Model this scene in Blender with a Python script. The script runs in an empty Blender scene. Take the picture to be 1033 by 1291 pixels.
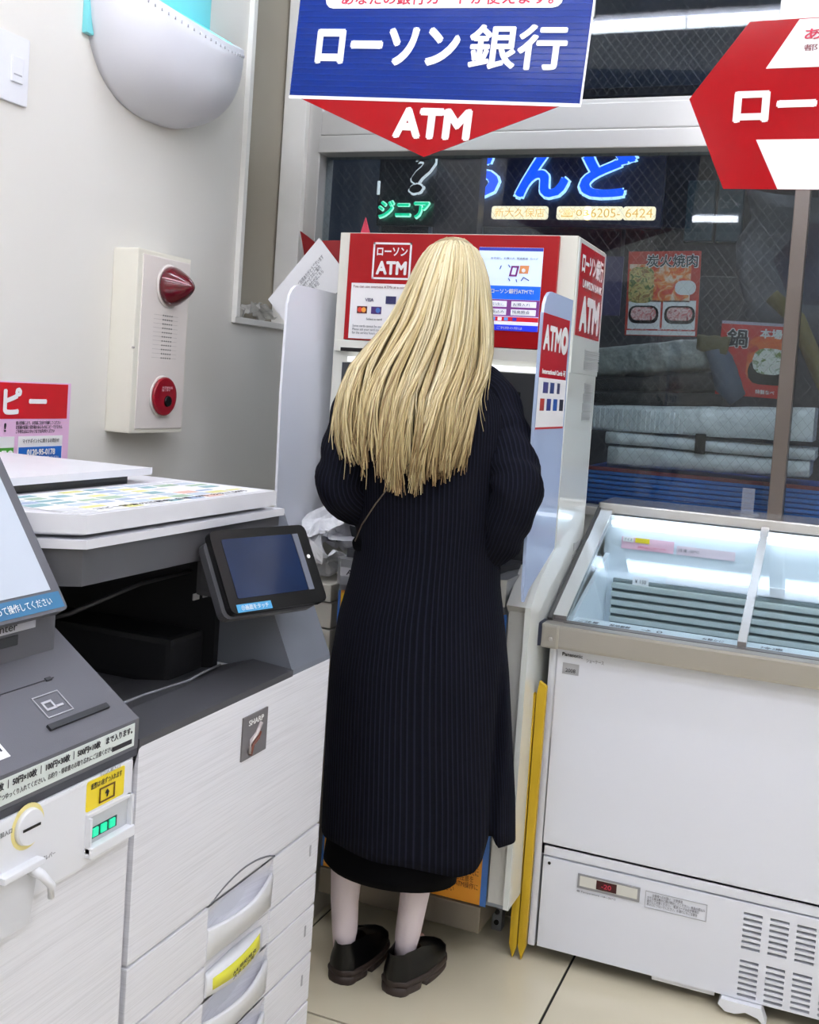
import bpy, bmesh, math, random
from mathutils import Vector, Matrix, noise
random.seed(7)
sc = bpy.context.scene
COL = sc.collection
V = Vector
# ------------------------------------------------------------------ camera
cam_d = bpy.data.cameras.new('camera'); cam = bpy.data.objects.new('camera', cam_d); COL.objects.link(cam)
sc.camera = cam
_y, _p, _r = math.radians(-21.61), math.radians(3.193), math.radians(3.962)
_f = V((math.sin(_y)*math.cos(_p), math.cos(_y)*math.cos(_p), -math.sin(_p)))
_rt = V((math.cos(_y), -math.sin(_y), 0)); _up = _rt.cross(_f)
_R = math.cos(_r)*_rt + math.sin(_r)*_up; _U = -math.sin(_r)*_rt + math.cos(_r)*_up
cam.matrix_world = Matrix(((_R.x, _U.x, -_f.x, 0), (_R.y, _U.y, -_f.y, 0), (_R.z, _U.z, -_f.z, 1.25), (0, 0, 0, 1)))
cam_d.sensor_width = 36; cam_d.lens = 1361.78/1291*36
cam_d.shift_x = -(534.45-516.5)/1291; cam_d.shift_y = (561.85-645.5)/1291
cam_d.clip_start = 0.05; cam_d.clip_end = 100
# ------------------------------------------------------------------ world, exposure
w = bpy.data.worlds.new('world'); sc.world = w; w.use_nodes = True
w.node_tree.nodes['Background'].inputs[0].default_value = (0.10, 0.13, 0.2, 1)
w.node_tree.nodes['Background'].inputs[1].default_value = 0.5
sc.view_settings.view_transform = 'Standard'; sc.view_settings.look = 'None'
sc.view_settings.gamma = 1; sc.view_settings.use_curve_mapping = False
sc.view_settings.exposure = 0.0
LAMP = 32.0        # ceiling tubes
# ------------------------------------------------------------------ materials
def s2l(c): return tuple((x/12.92 if x <= .04045 else ((x+.055)/1.055)**2.4) for x in c)
def rgb(r, g, b): return s2l((r/255, g/255, b/255)) + (1,)
MATS = {}
def M(name, col=(200, 200, 200), rough=.5, metal=0, noise_amt=.04, noise_scale=12, bump=0, bump_scale=200, emit=None, spec=.5, coat=0, stretch=None):
    if name in MATS: return MATS[name]
    m = bpy.data.materials.new(name); m.use_nodes = True; MATS[name] = m
    nt = m.node_tree; b = nt.nodes['Principled BSDF']
    c = rgb(*col)
    b.inputs['Roughness'].default_value = rough; b.inputs['Metallic'].default_value = metal
    b.inputs['Specular IOR Level'].default_value = spec
    b.inputs['Coat Weight'].default_value = coat; b.inputs['Coat Roughness'].default_value = .08
    tc = nt.nodes.new('ShaderNodeTexCoord'); vec = tc.outputs['Object']
    if stretch:
        mp = nt.nodes.new('ShaderNodeMapping'); mp.inputs['Scale'].default_value = stretch
        nt.links.new(vec, mp.inputs[0]); vec = mp.outputs[0]
    n = nt.nodes.new('ShaderNodeTexNoise'); n.inputs['Scale'].default_value = noise_scale; n.inputs['Detail'].default_value = 3
    nt.links.new(vec, n.inputs['Vector'])
    mx = nt.nodes.new('ShaderNodeMix'); mx.data_type = 'RGBA'
    mx.inputs[6].default_value = tuple(max(0, x*(1-noise_amt)) for x in c[:3])+(1,)
    mx.inputs[7].default_value = tuple(min(1, x*(1+noise_amt)) for x in c[:3])+(1,)
    nt.links.new(n.outputs[0], mx.inputs[0]); nt.links.new(mx.outputs[2], b.inputs['Base Color'])
    if bump:
        n2 = nt.nodes.new('ShaderNodeTexNoise'); n2.inputs['Scale'].default_value = bump_scale; n2.inputs['Detail'].default_value = 2
        nt.links.new(vec, n2.inputs['Vector'])
        bp = nt.nodes.new('ShaderNodeBump'); bp.inputs['Strength'].default_value = bump; bp.inputs['Distance'].default_value = .012 if 'foil' in name else .002
        nt.links.new(n2.outputs[0], bp.inputs['Height']); nt.links.new(bp.outputs[0], b.inputs['Normal'])
    if emit:
        b.inputs['Emission Color'].default_value = rgb(*emit[:3]); b.inputs['Emission Strength'].default_value = emit[3]
    return m
def glass_mat(name, tint=(240, 243, 243), refl=.06, haze=0.0, hazecol=(220, 225, 235), wires=0, rough=.02):
    m = bpy.data.materials.new(name); m.use_nodes = True; nt = m.node_tree; nt.nodes.clear(); L = nt.links
    out = nt.nodes.new('ShaderNodeOutputMaterial')
    tr = nt.nodes.new('ShaderNodeBsdfTransparent'); tr.inputs[0].default_value = rgb(*tint)
    gl = nt.nodes.new('ShaderNodeBsdfGlossy'); gl.inputs['Roughness'].default_value = rough
    fr = nt.nodes.new('ShaderNodeLayerWeight'); fr.inputs[0].default_value = .5
    pw_ = nt.nodes.new('ShaderNodeMath'); pw_.operation = 'POWER'; pw_.inputs[1].default_value = 5; L.new(fr.outputs['Facing'], pw_.inputs[0])
    ma = nt.nodes.new('ShaderNodeMath'); ma.operation = 'MULTIPLY_ADD'; ma.inputs[1].default_value = .8; ma.inputs[2].default_value = refl
    L.new(pw_.outputs[0], ma.inputs[0])
    mx = nt.nodes.new('ShaderNodeMixShader'); L.new(ma.outputs[0], mx.inputs[0]); L.new(tr.outputs[0], mx.inputs[1]); L.new(gl.outputs[0], mx.inputs[2])
    last = mx
    if haze > 0 or wires:
        df = nt.nodes.new('ShaderNodeBsdfDiffuse'); df.inputs[0].default_value = rgb(*hazecol)
        m2 = nt.nodes.new('ShaderNodeMixShader'); L.new(last.outputs[0], m2.inputs[1]); L.new(df.outputs[0], m2.inputs[2])
        m2.inputs[0].default_value = haze
        if wires:      # wires embedded in the pane: two families of diagonal lines
            tc = nt.nodes.new('ShaderNodeTexCoord'); sp = nt.nodes.new('ShaderNodeSeparateXYZ'); L.new(tc.outputs['Object'], sp.inputs[0])
            outs = []
            for sg in (1, -1):
                a = nt.nodes.new('ShaderNodeMath'); a.operation = 'MULTIPLY_ADD'; a.inputs[1].default_value = sg*1.25
                L.new(sp.outputs[0], a.inputs[0]); L.new(sp.outputs[2], a.inputs[2])
                b = nt.nodes.new('ShaderNodeMath'); b.operation = 'PINGPONG'; b.inputs[1].default_value = wires
                L.new(a.outputs[0], b.inputs[0])
                c = nt.nodes.new('ShaderNodeMath'); c.operation = 'LESS_THAN'; c.inputs[1].default_value = .0012
                L.new(b.outputs[0], c.inputs[0]); outs.append(c)
            mm = nt.nodes.new('ShaderNodeMath'); mm.operation = 'MAXIMUM'; L.new(outs[0].outputs[0], mm.inputs[0]); L.new(outs[1].outputs[0], mm.inputs[1])
            m3 = nt.nodes.new('ShaderNodeMath'); m3.operation = 'MULTIPLY_ADD'; m3.inputs[1].default_value = .11; m3.inputs[2].default_value = haze
            L.new(mm.outputs[0], m3.inputs[0]); L.new(m3.outputs[0], m2.inputs[0])
        last = m2
    L.new(last.outputs[0], out.inputs[0]); MATS[name] = m
    return m
wallm = M('wall_paint', (226, 223, 216), .6, noise_amt=.015, noise_scale=3, bump=.06, bump_scale=120)
recess = M('recess_wallpaper', (160, 153, 138), .7, noise_amt=.02, bump=.05)
cream = M('cream_metal', (226, 225, 214), .35, noise_amt=.01)
creamw = M('atm_side_paint', (222, 226, 222), .12, noise_amt=.01, coat=.4)
white = M('white_plastic', (232, 233, 238), .4, noise_amt=.01)
whitef = M('freezer_white', (226, 228, 236), .3, noise_amt=.012, noise_scale=5, coat=.2)
trimw = M('white_trim', (238, 236, 230), .4)
alu = M('window_aluminium', (204, 202, 198), .38, metal=.35, noise_amt=.03)
alud = M('mullion_bronze', (104, 95, 88), .4, metal=.35, noise_amt=.04)
steel = M('stainless', (214, 212, 210), .25, metal=.8, noise_amt=.05, noise_scale=30, stretch=(1, 60, 60))
steeld = M('stainless_bumper', (172, 168, 160), .3, metal=.6, noise_amt=.05, noise_scale=30, stretch=(1, 60, 60))
darkrail = M('dark_rail', (92, 86, 84), .35, metal=.3)
black = M('black_plastic', (8, 8, 10), .25)
blackm = M('black_matte', (22, 22, 24), .75)
grayp = M('copier_dark_grey', (70, 70, 74), .45, noise_amt=.03, bump=.05, bump_scale=500)
grayc = M('copier_column_grey', (112, 116, 126), .38, noise_amt=.03)
cav = M('cavity_black', (26, 26, 29), .5)
red = M('atm_red', (162, 0, 12), .4, noise_amt=.02, spec=.3)
redp = M('poster_red', (200, 4, 22), .35, noise_amt=.02, coat=.3)
wprint = M('print_white', (242, 240, 240), .4)
paper = M('paper_white', (236, 236, 238), .6, noise_amt=.02, bump=.1, bump_scale=30)
ink = M('ink_black', (34, 32, 40), .6)
inkred = M('ink_red', (190, 20, 60), .5)
yellow = M('sticker_yellow', (240, 214, 40), .45)
yelatm = M('poster_yellow', (232, 184, 40), .45)
orange = M('poster_orange', (226, 150, 40), .45, noise_amt=.04)
bluep = M('border_blue', (66, 116, 190), .4)
kick = M('kickplate', (128, 120, 108), .35, metal=.5)
pinkp = M('poster_pink', (232, 188, 222), .5, noise_amt=.05)
greenp = M('label_green', (70, 150, 50), .5)
bluel = M('label_blue', (24, 100, 190), .4)
tealx = M('label_teal', (70, 140, 150), .5)
skin = M('skin', (226, 180, 160), .5, noise_amt=.04)
stock = M('white_stocking', (226, 212, 216), .7, noise_amt=.02, bump=.15, bump_scale=600)
leather = M('black_leather', (7, 7, 8), .3, noise_amt=.1, spec=.35)
sole = M('brown_sole', (52, 40, 36), .55)
skirtm = M('black_skirt', (6, 6, 9), .95, spec=.1)
strapm = M('olive_strap', (86, 74, 58), .5)
tilem = M('floor_tile_beige', (212, 203, 178), .16, noise_amt=.05, noise_scale=5, coat=.15)
grout = M('black_grout', (30, 28, 26), .8)
banblue = M('banner_blue', (0, 38, 122), .16, noise_amt=.03, bump=.2, bump_scale=20, spec=.22)
banred = M('banner_red', (158, 2, 14), .16, noise_amt=.03, bump=.12, bump_scale=14, spec=.22)
redlens = M('red_lens', (90, 2, 20), .12, noise_amt=.15, noise_scale=40, coat=.6)
reddisc = M('red_disc', (146, 6, 30), .3, coat=.3)
lampg = M('lamp_shell', (216, 216, 222), .35, noise_amt=.01)
foil = M('silver_foil', (238, 242, 244), .38, metal=.15, noise_amt=.15, noise_scale=9, bump=.9, bump_scale=22)
foild = M('dark_foil', (150, 154, 150), .35, metal=.2, noise_amt=.3, noise_scale=14, bump=.9, bump_scale=30)
darkcl = M('black_cloth', (24, 24, 28), .8, noise_amt=.3, bump=.5, bump_scale=30)
olive = M('olive_cloth', (92, 84, 44), .7, noise_amt=.2, bump=.5, bump_scale=30)
bluegr = M('blue_grey_cloth', (84, 96, 116), .7, noise_amt=.3, bump=.6, bump_scale=24)
blueb = M('blue_slat', (60, 124, 210), .3, noise_amt=.08)
ybamboo = M('yellow_board', (196, 160, 24), .5, noise_amt=.1)
ptext = M('outdoor_grey_panel', (70, 68, 72), .6, noise_amt=.12, noise_scale=3)
pblue = M('outdoor_blue_panel', (120, 128, 146), .6, noise_amt=.12, noise_scale=2)
pdark = M('outdoor_dark_panel', (40, 38, 42), .5, noise_amt=.3, noise_scale=2)
ppurp = M('outdoor_purple_panel', (78, 70, 110), .5, noise_amt=.1)
asphalt = M('asphalt', (50, 50, 52), .8, noise_amt=.2, noise_scale=40)
leafred = M('ornament_red', (150, 26, 30), .5)
leafpink = M('ornament_pink', (232, 70, 96), .5)
def brushed(name, col, along):
    m = M(name, col, .38, noise_amt=.0)
    nt = m.node_tree; b = nt.nodes['Principled BSDF']
    tc = nt.nodes.new('ShaderNodeTexCoord'); mp = nt.nodes.new('ShaderNodeMapping')
    mp.inputs['Scale'].default_value = along; nt.links.new(tc.outputs['Object'], mp.inputs[0])
    n = nt.nodes.new('ShaderNodeTexNoise'); n.inputs['Scale'].default_value = 1; n.inputs['Detail'].default_value = 2; n.inputs['Roughness'].default_value = .7
    nt.links.new(mp.outputs[0], n.inputs['Vector'])
    rp = nt.nodes.new('ShaderNodeValToRGB'); c = rgb(*col)
    rp.color_ramp.elements[0].position = .30; rp.color_ramp.elements[0].color = tuple(x*.87 for x in c[:3])+(1,)
    rp.color_ramp.elements[1].position = .56; rp.color_ramp.elements[1].color = c
    nt.links.new(n.outputs[0], rp.inputs[0]); nt.links.new(rp.outputs[0], b.inputs['Base Color'])
    bp = nt.nodes.new('ShaderNodeBump'); bp.inputs['Strength'].default_value = .25; bp.inputs['Distance'].default_value = .001
    nt.links.new(n.outputs[0], bp.inputs['Height']); nt.links.new(bp.outputs[0], b.inputs['Normal'])
    return m
brush = brushed('brushed_white_laminate', (234, 234, 240), (2, 5, 420))
def emitter(name, col, strength): return M(name, col, .5, noise_amt=0, emit=(*col, strength))
tube_e = emitter('tube_glow', (241, 244, 255), LAMP)
# ------------------------------------------------------------------ geometry helpers
class MB:
    def __init__(s): s.b = bmesh.new(); s.uv = None
    def box(s, x0, x1, y0, y1, z0, z1, bev=0, mat=0):
        r = bmesh.ops.create_cube(s.b, size=1); vs = r['verts']
        for v in vs:
            v.co = V(((x0+x1)/2+v.co.x*(x1-x0), (y0+y1)/2+v.co.y*(y1-y0), (z0+z1)/2+v.co.z*(z1-z0)))
        if bev:
            es = list({e for v in vs for e in v.link_edges})
            bmesh.ops.bevel(s.b, geom=es, offset=bev, segments=2, affect='EDGES', profile=.7)
        return s
    def poly(s, pts, ext):      # planar polygon extruded by vector ext
        ext = V(ext); a = [s.b.verts.new(V(p)) for p in pts]; c = [s.b.verts.new(V(p)+ext) for p in pts]
        n = len(a); s.b.faces.new(a); s.b.faces.new(c[::-1])
        for i in range(n): s.b.faces.new((a[i], c[i], c[(i+1) % n], a[(i+1) % n]))
        return s
    def rings(s, rings, close=True, cap=True, uvs=None):
        rv = [[s.b.verts.new(V(p)) for p in r] for r in rings]
        if uvs and not s.uv: s.uv = s.b.loops.layers.uv.new('UVMap')
        n = len(rv[0])
        for k in range(len(rv)-1):
            for i in range(n if close else n-1):
                j = (i+1) % n
                f = s.b.faces.new((rv[k][i], rv[k][j], rv[k+1][j], rv[k+1][i])); f.smooth = True
                if uvs:
                    for lp, (kk, ii) in zip(f.loops, ((k, i), (k, i+1), (k+1, i+1), (k+1, i))): lp[s.uv].uv = uvs(kk, ii)
        if cap and close:
            s.b.faces.new(rv[0][::-1]); s.b.faces.new(rv[-1])
        return s
    def tube(s, pts, rad, n=8, cap=True, flat=1.0):
        pts = [V(p) for p in pts]; R = []
        up = V((0, 0, 1))
        for i, p in enumerate(pts):
            t = (pts[min(i+1, len(pts)-1)]-pts[max(i-1, 0)]).normalized()
            a = t.cross(up)
            if a.length < .2: a = t.cross(V((0, 1, 0)))
            a.normalize(); c = a.cross(t)
            r = rad[i] if isinstance(rad, (list, tuple)) else rad
            R.append([p + a*r*math.cos(2*math.pi*k/n) + c*r*flat*math.sin(2*math.pi*k/n) for k in range(n)])
        return s.rings(R, cap=cap)
    def disc(s, c, axis, r, h, n=24, r2=None):
        c = V(c); ax = V(axis).normalized(); a = ax.cross(V((0, 0, 1)))
        if a.length < .1: a = V((1, 0, 0))
        a.normalize(); b = ax.cross(a); r2 = r if r2 is None else r2
        A = [s.b.verts.new(c + (a*math.cos(t)+b*math.sin(t))*r) for t in [2*math.pi*k/n for k in range(n)]]
        B = [s.b.verts.new(c + ax*h + (a*math.cos(t)+b*math.sin(t))*r2) for t in [2*math.pi*k/n for k in range(n)]]
        s.b.faces.new(A[::-1]); s.b.faces.new(B)
        for i in range(n):
            f = s.b.faces.new((A[i], A[(i+1) % n], B[(i+1) % n], B[i])); f.smooth = True
        return s
    def build(s, name, mat, parent=None, smooth=False, recenter=True):
        bmesh.ops.recalc_face_normals(s.b, faces=s.b.faces[:])
        if smooth:
            for f in s.b.faces: f.smooth = True
        me = bpy.data.meshes.new(name); s.b.to_mesh(me); s.b.free()
        return link(name, me, mat, parent)
def link(name, me, mat, parent=None):
    c = V((0, 0, 0))
    if len(me.vertices):
        lo = V([min(v.co[i] for v in me.vertices) for i in range(3)]); hi = V([max(v.co[i] for v in me.vertices) for i in range(3)])
        c = V(((lo.x+hi.x)/2, (lo.y+hi.y)/2, lo.z)); me.transform(Matrix.Translation(-c))
    for m in (mat if isinstance(mat, (list, tuple)) else [mat]): me.materials.append(m)
    o = bpy.data.objects.new(name, me); COL.objects.link(o); o.location = c
    if parent: attach(o, parent)
    return o
def wm(o):
    m = Matrix.Translation(o.location) @ o.rotation_euler.to_matrix().to_4x4()
    return (wm(o.parent) @ o.matrix_parent_inverse @ m) if o.parent else m
def attach(o, parent): o.parent = parent; o.matrix_parent_inverse = wm(parent).inverted()
def thing(name, label, cat, loc, group=None):
    o = bpy.data.objects.new(name, None); COL.objects.link(o); o.location = loc; o.empty_display_size = .05
    return tag(o, label, cat, group)
def tag(o, label, cat, group=None):
    o['label'] = label; o['category'] = cat
    if group: o['group'] = group
    return o
def struct(o): o['kind'] = 'structure'; return o
TEXTS = []
def text(parent, body, mat, c, u, w, h, bold=.0, v=(0, 0, 1), name='lettering', off=.0009, ext=.0003):
    TEXTS.append((parent, body, mat, V(c), V(u).normalized(), V(v).normalized(), w, h, bold, name, off, ext))
def flush_texts():
    made = []
    for t in TEXTS:
        cu = bpy.data.curves.new('lettering', 'FONT'); cu.body = t[1]; cu.size = 1; cu.offset = 0
        cu.resolution_u = 3; cu.extrude = .01; cu.align_x = 'LEFT'; cu.fill_mode = 'BOTH'
        o = bpy.data.objects.new('lettering', cu); COL.objects.link(o); made.append(o)
    dg = bpy.context.evaluated_depsgraph_get(); dg.update()
    for o, (parent, body, mat, c, u, v, w_, h_, bold, name, off, ext) in zip(made, TEXTS):
        me = bpy.data.meshes.new_from_object(o.evaluated_get(dg))
        cu = o.data; bpy.data.objects.remove(o); bpy.data.curves.remove(cu)
        if not len(me.vertices): continue
        lo = [min(q.co[i] for q in me.vertices) for i in range(3)]; hi = [max(q.co[i] for q in me.vertices) for i in range(3)]
        sx = w_/max(1e-6, hi[0]-lo[0]); sy = h_/max(1e-6, hi[1]-lo[1]) if h_ else sx
        n = u.cross(v); mx, my = (lo[0]+hi[0])/2, (lo[1]+hi[1])/2
        if bold > 0:      # heavy weight: the same glyphs laid over each other with small shifts
            bm_ = bmesh.new()
            for k in range(7):
                r_ = 0 if k == 6 else bold*.85
                cp_ = me.copy(); cp_.transform(Matrix.Translation((r_*math.cos(k*math.pi/3+.26), r_*math.sin(k*math.pi/3+.26), .00)))
                for q in cp_.vertices:
                    q.co.z += .004*k*(1 if q.co.z > 0 else 0)
                bm_.from_mesh(cp_); bpy.data.meshes.remove(cp_)
            bm_.to_mesh(me); bm_.free()
            g_x = bold*.85; sx = w_/max(1e-6, hi[0]-lo[0]+2*g_x); sy = h_/max(1e-6, hi[1]-lo[1]+2*g_x) if h_ else sx
        for q in me.vertices:
            x, y, z = q.co
            q.co = c + u*(x-mx)*sx + v*(y-my)*sy + n*(off + (ext + (z-.01)*.01 if z > 0 else 0))
        me.materials.clear()
        link(name, me, mat, parent)
def card(parent, name, mat, c, u, w_, h_, v=(0, 0, 1), th=.0012, off=0.0, r=0):
    c, u, v = V(c), V(u).normalized(), V(v).normalized(); n = u.cross(v)
    pts = []
    if r:
        for sx, sy, a0 in ((1, 1, 0), (-1, 1, 90), (-1, -1, 180), (1, -1, 270)):
            for k in range(4):
                a = math.radians(a0+k*30); pts.append(c+n*off+u*(sx*(w_/2-r)+r*math.cos(a))+v*(sy*(h_/2-r)+r*math.sin(a)))
    else:
        pts = [c+n*off+u*w_/2*a+v*h_/2*b for a, b in ((-1, -1), (1, -1), (1, 1), (-1, 1))]
    return MB().poly(pts, n*th).build(name, mat, parent)
def frame_card(parent, name, mat, c, u, w_, h_, t, v=(0, 0, 1), th=.001, off=.0005):
    c, u, v = V(c), V(u).normalized(), V(v).normalized(); n = u.cross(v); m = MB()
    for a, b, ww, hh in ((0, h_/2-t/2, w_, t), (0, -h_/2+t/2, w_, t), (-w_/2+t/2, 0, t, h_), (w_/2-t/2, 0, t, h_)):
        q = c+u*a+v*b+n*off
        m.poly([q+u*ww/2*i+v*hh/2*j for i, j in ((-1, -1), (1, -1), (1, 1), (-1, 1))], n*th)
    return m.build(name, mat, parent)
EX, EY, EZ = V((1, 0, 0)), V((0, 1, 0)), V((0, 0, 1))
# ================================================================== the room
fl = struct(MB().box(-1.75, 2.3, -3.6, 2.95, -.06, -.004).build('floor', grout))
P_ = .572; g_ = .0028
for i in range(7):
    for j in range(11):
        x0 = -.480 - .572*2 + i*P_ - P_*0; y0 = 1.868 - 9*P_ + j*P_
        xa, xb = max(x0, -1.6), min(x0+P_, 2.2); ya, yb = max(y0, -3.5), min(y0+P_, 2.9)
        if xb-xa < .02 or yb-ya < .02: continue
        t = MB().box(xa+g_, xb-g_, ya+g_, yb-g_, -.0045, 0, bev=.0009).build('tile', tilem, fl)
t = MB().box(-1.6+g_, -1.624-g_ + .0, 0, .01, -.0045, -.004)
t.b.free()
wl = MB().box(-1.72, -1.6, -3.5, 2.56, 0, 2.7).box(-1.72, -1.6, 2.56, 2.9, 0, 1.40).box(-1.72, -1.6, 2.56, 2.9, 2.5, 2.7)
struct(wl.build('wall_left', wallm))
struct(MB().box(-1.80, -1.66, 2.56, 2.96, 1.40, 2.5).build('wall_recess', recess))
struct(MB().box(-1.604, -1.585, 2.552, 2.57, 1.40, 2.5, .002).build('trim_1', trimw))
struct(MB().box(-1.66, -1.588, 2.552, 2.9, 1.385, 1.402, .002).build('trim_2', trimw))
struct(MB().box(-1.72, 2.2, 2.9, 3.0, 0, .93).build('wall_back', wallm))
struct(MB().box(-1.72, 2.2, 2.9, 3.0, 2.62, 2.7).build('wall_back_top', wallm))
struct(MB().box(2.2, 2.3, -3.5, 3.0, 0, 2.7).build('wall_right', wallm))
struct(MB().box(-1.72, 2.3, -3.6, -3.5, 0, 2.7).build('wall_front', wallm))
struct(MB().box(-1.72, 2.3, -3.6, 3.0, 2.7, 2.8).build('ceiling', M('ceiling_white', (236, 236, 232), .8)))
struct(MB().box(-1.6, -1.588, -3.5, 2.9, 0, .07, .003).build('baseboard_left', M('baseboard_grey', (120, 116, 108), .6)))
# window frames
win = MB(); win.box(-1.655, -1.578, 2.86, 2.96, .93, 2.62, .003)
wf = win.build('window_1', trimw); struct(wf)
MB().box(-1.578, -1.535, 2.88, 2.97, .93, 2.62, .003).build('window_post', alu, wf)
tr = MB().box(-1.535, 2.2, 2.875, 2.97, 1.965, 2.035, .004).box(-1.535, 2.2, 2.865, 2.97, 1.912, 1.962, .004).box(-1.535, 2.2, 2.895, 2.96, 2.03, 2.05, .002)
tr.build('transom', alu, wf)
MB().box(-.187, -.151, 2.875, 2.96, .93, 1.915, .003).build('mullion', alud, wf)
MB().box(-1.535, 2.2, 2.88, 2.96, .93, .955, .003).build('window_sill', alu, wf)
MB().box(-1.535, 2.2, 2.88, 2.96, 2.58, 2.62, .003).build('window_head', alu, wf)
fp = MB().box(-.26, .22, 2.87, 2.93, 2.05, 2.6, .004)
for k in range(9): fp.box(-.245+k*.05, -.215+k*.05, 2.862, 2.872, 2.06, 2.59, .003)
fp.build('fluted_panel', trimw, wf)
wired = glass_mat('wired_glass', (226, 232, 234), refl=.032, haze=.012, hazecol=(150, 152, 156), wires=.0165)
for nm, a, b, c, d in (('pane', -1.535, -.187, .95, 1.915), ('pane', -.151, 2.2, .95, 1.915), ('pane', -1.535, 2.2, 2.04, 2.58)):
    MB().box(a, b, 2.925, 2.931, c, d).build(nm, wired, wf)
MB().box(-.752, -.748, 2.915, 2.93, 2.28, 2.34).build('latch', trimw, wf)
# ================================================================== ceiling lamps
for yy in (1.80, .78, -.1, -2.48):
    for xx in (-.92, .35, 1.55):
        first = yy == 1.80 and xx == -.92
        t = thing('ceiling_lamp', '%s ceiling tube lamp in the row %s' % ({-.92: 'left', .35: 'middle', 1.55: 'right'}[xx], {1.80: 'nearest the window', .78: 'second from the window', -.1: 'third from the window', -2.48: 'farthest from the window'}[yy]), 'lamp', (xx, yy, 2.7), 'ceiling fluorescent battens')
        xc, xh = (-1.24, .33) if (yy < -2 and xx < 0) else (xx, .6)
        MB().box(xc-xh, xc+xh, yy-.06, yy+.06, 2.66, 2.7, .004).build('housing', white, t)
        MB().tube([(xc-xh+.02, yy, 2.635), (xc+xh-.02, yy, 2.635)], .022, n=10).build('tube', tube_e, t)
# ================================================================== outside
struct(MB().box(-6, 5, 3.0, 8, -.1, -.02).build('ground_outside', asphalt))
fa = thing('shop_facade', 'dark shopfront across the street behind the neon sign', 'building', (-1, 6.6, 0))
def fpan(nm, m_, x0, x1, z0, z1, y=6.55, d=.1): MB().box(x0, x1, y, y+d, z0, z1, .004).build(nm, m_, fa)
fpan('panel', pblue, -3.8, -3.02, 0, 3.05)
fpan('panel', pdark, -3.0, -2.66, 0, 3.05)
fpan('panel', pdark, -2.63, -2.31, 0, 3.05)
fpan('panel', M('outdoor_violet_panel', (46, 42, 66), .5, noise_amt=.15, noise_scale=3), -2.29, -1.4, 1.7, 3.05)
fpan('panel', pdark, -1.38, -.3, 1.7, 3.05)
fpan('panel', ptext, -2.29, .9, 0, 2.0, y=6.5)
fpan('panel', pdark, -.28, 1.6, 1.7, 3.05)
fpan('panel', M('painted_reflection', (84, 96, 116), .5, noise_amt=.45, noise_scale=3.2), -3.8, 1.6, 3.07, 4.6)  # blue-grey mottling painted in for the reflection in the upper pane
fpan('seam', pblue, -2.655, -2.635, 0, 3.05, y=6.52)
fpan('seam', pblue, -2.305, -2.295, 0, 3.05, y=6.52)
fpan('shutter_box', M('outdoor_teal', (56, 84, 92), .5), -1.02, -.86, 2.2, 2.55, y=6.48)
fpan('shutter_box', M('outdoor_teal', (56, 84, 92), .5), -.84, -.70, 2.2, 2.55, y=6.48)
fpan('ledge', pdark, -3.8, 1.6, 3.03, 3.08, y=6.4)
al = thing('added_fill_lamp', 'added unseen fill lamp outside above the window for the parcels and posters', 'lamp', (-.3, 3.7, 2.9))  # unseen lamp, added to brighten the foil parcels and posters outside
MB().box(-1.4, 1.2, 3.64, 3.76, 2.93, 2.98, .004).build('housing', white, al)
MB().tube([(-1.35, 3.7, 2.90), (1.15, 3.7, 2.90)], .025, 10).build('tube', emitter('fill_tube_glow', (235, 242, 255), 22), al)
struct(MB().box(-6, 5, 3.0, 4.2, 2.98, 3.06).build('awning', M('awning_grey', (90, 90, 92), .7)))
fpan('pillar', M('outdoor_indigo', (34, 34, 58), .5), -2.355, -2.085, 0, 3.05, y=5.85)
# neon sign
ns = thing('neon_sign', 'lit neon sign with blue Japanese letters over a phone number', 'sign', (-1.7, 6.0, 2.2))
MB().box(-2.15, -1.08, 6.03, 6.08, 2.2, 2.72, .003).build('backboard', M('sign_board_night', (26, 26, 60), .4), ns)
for x in (-2.0, -1.25): MB().box(x-.01, x+.01, 6.08, 6.56, 2.44, 2.46).build('bracket', alud, ns)
nblue = emitter('neon_blue', (20, 90, 255), 1.5); ncy = emitter('neon_edge', (190, 235, 255), 1.6)
nye = emitter('neon_cream', (255, 240, 205), 1.5); nin = emitter('neon_amber', (250, 205, 120), 1.0); ngr = emitter('neon_green', (20, 225, 170), 1.2)
for ch, x, ww in (('ら', -2.16, .27), ('ん', -1.765, .31), ('ど', -1.39, .31)):
    text(ns, ch, ncy, (x, 6.01, 2.49), EX, ww+.03, .285, bold=.075, name='letter_outline', ext=.004)
    text(ns, ch, nblue, (x, 6.0, 2.49), EX, ww, .255, bold=.045, name='letter', ext=.004)
for x, ww in ((-1.89, .34), (-1.57, .2), (-1.40, .22), (-1.20, .18)):
    card(ns, 'light_box', nye, (x, 6.02, 2.278), EX, ww, .075, th=.006, r=.015)
text(ns, '新大久保店', nin, (-1.89, 6.01, 2.278), EX, .30, .05)
text(ns, '☎03', nin, (-1.57, 6.01, 2.278), EX, .17, .05)
text(ns, '-6205-', nin, (-1.40, 6.01, 2.278), EX, .19, .05)
text(ns, '6424', nin, (-1.20, 6.01, 2.278), EX, .15, .05)
t2 = thing('neon_sign', 'smaller neon sign with white curl and green katakana', 'sign', (-2.6, 5.95, 2.2))
MB().box(-2.80, -2.38, 6.03, 6.07, 2.2, 2.66, .003).build('backboard', M('sign_board_dark', (20, 24, 34), .4), t2)
MB().box(-2.60, -2.58, 6.07, 6.56, 2.44, 2.46).build('bracket', alud, t2)
nw = emitter('neon_white', (235, 240, 245), 1.1)
text(t2, '?', nw, (-2.50, 6.005, 2.50), EX, .15, .26, bold=.07, v=V((.25, 0, 1)).normalized(), name='neon_curl', ext=.003)
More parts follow.
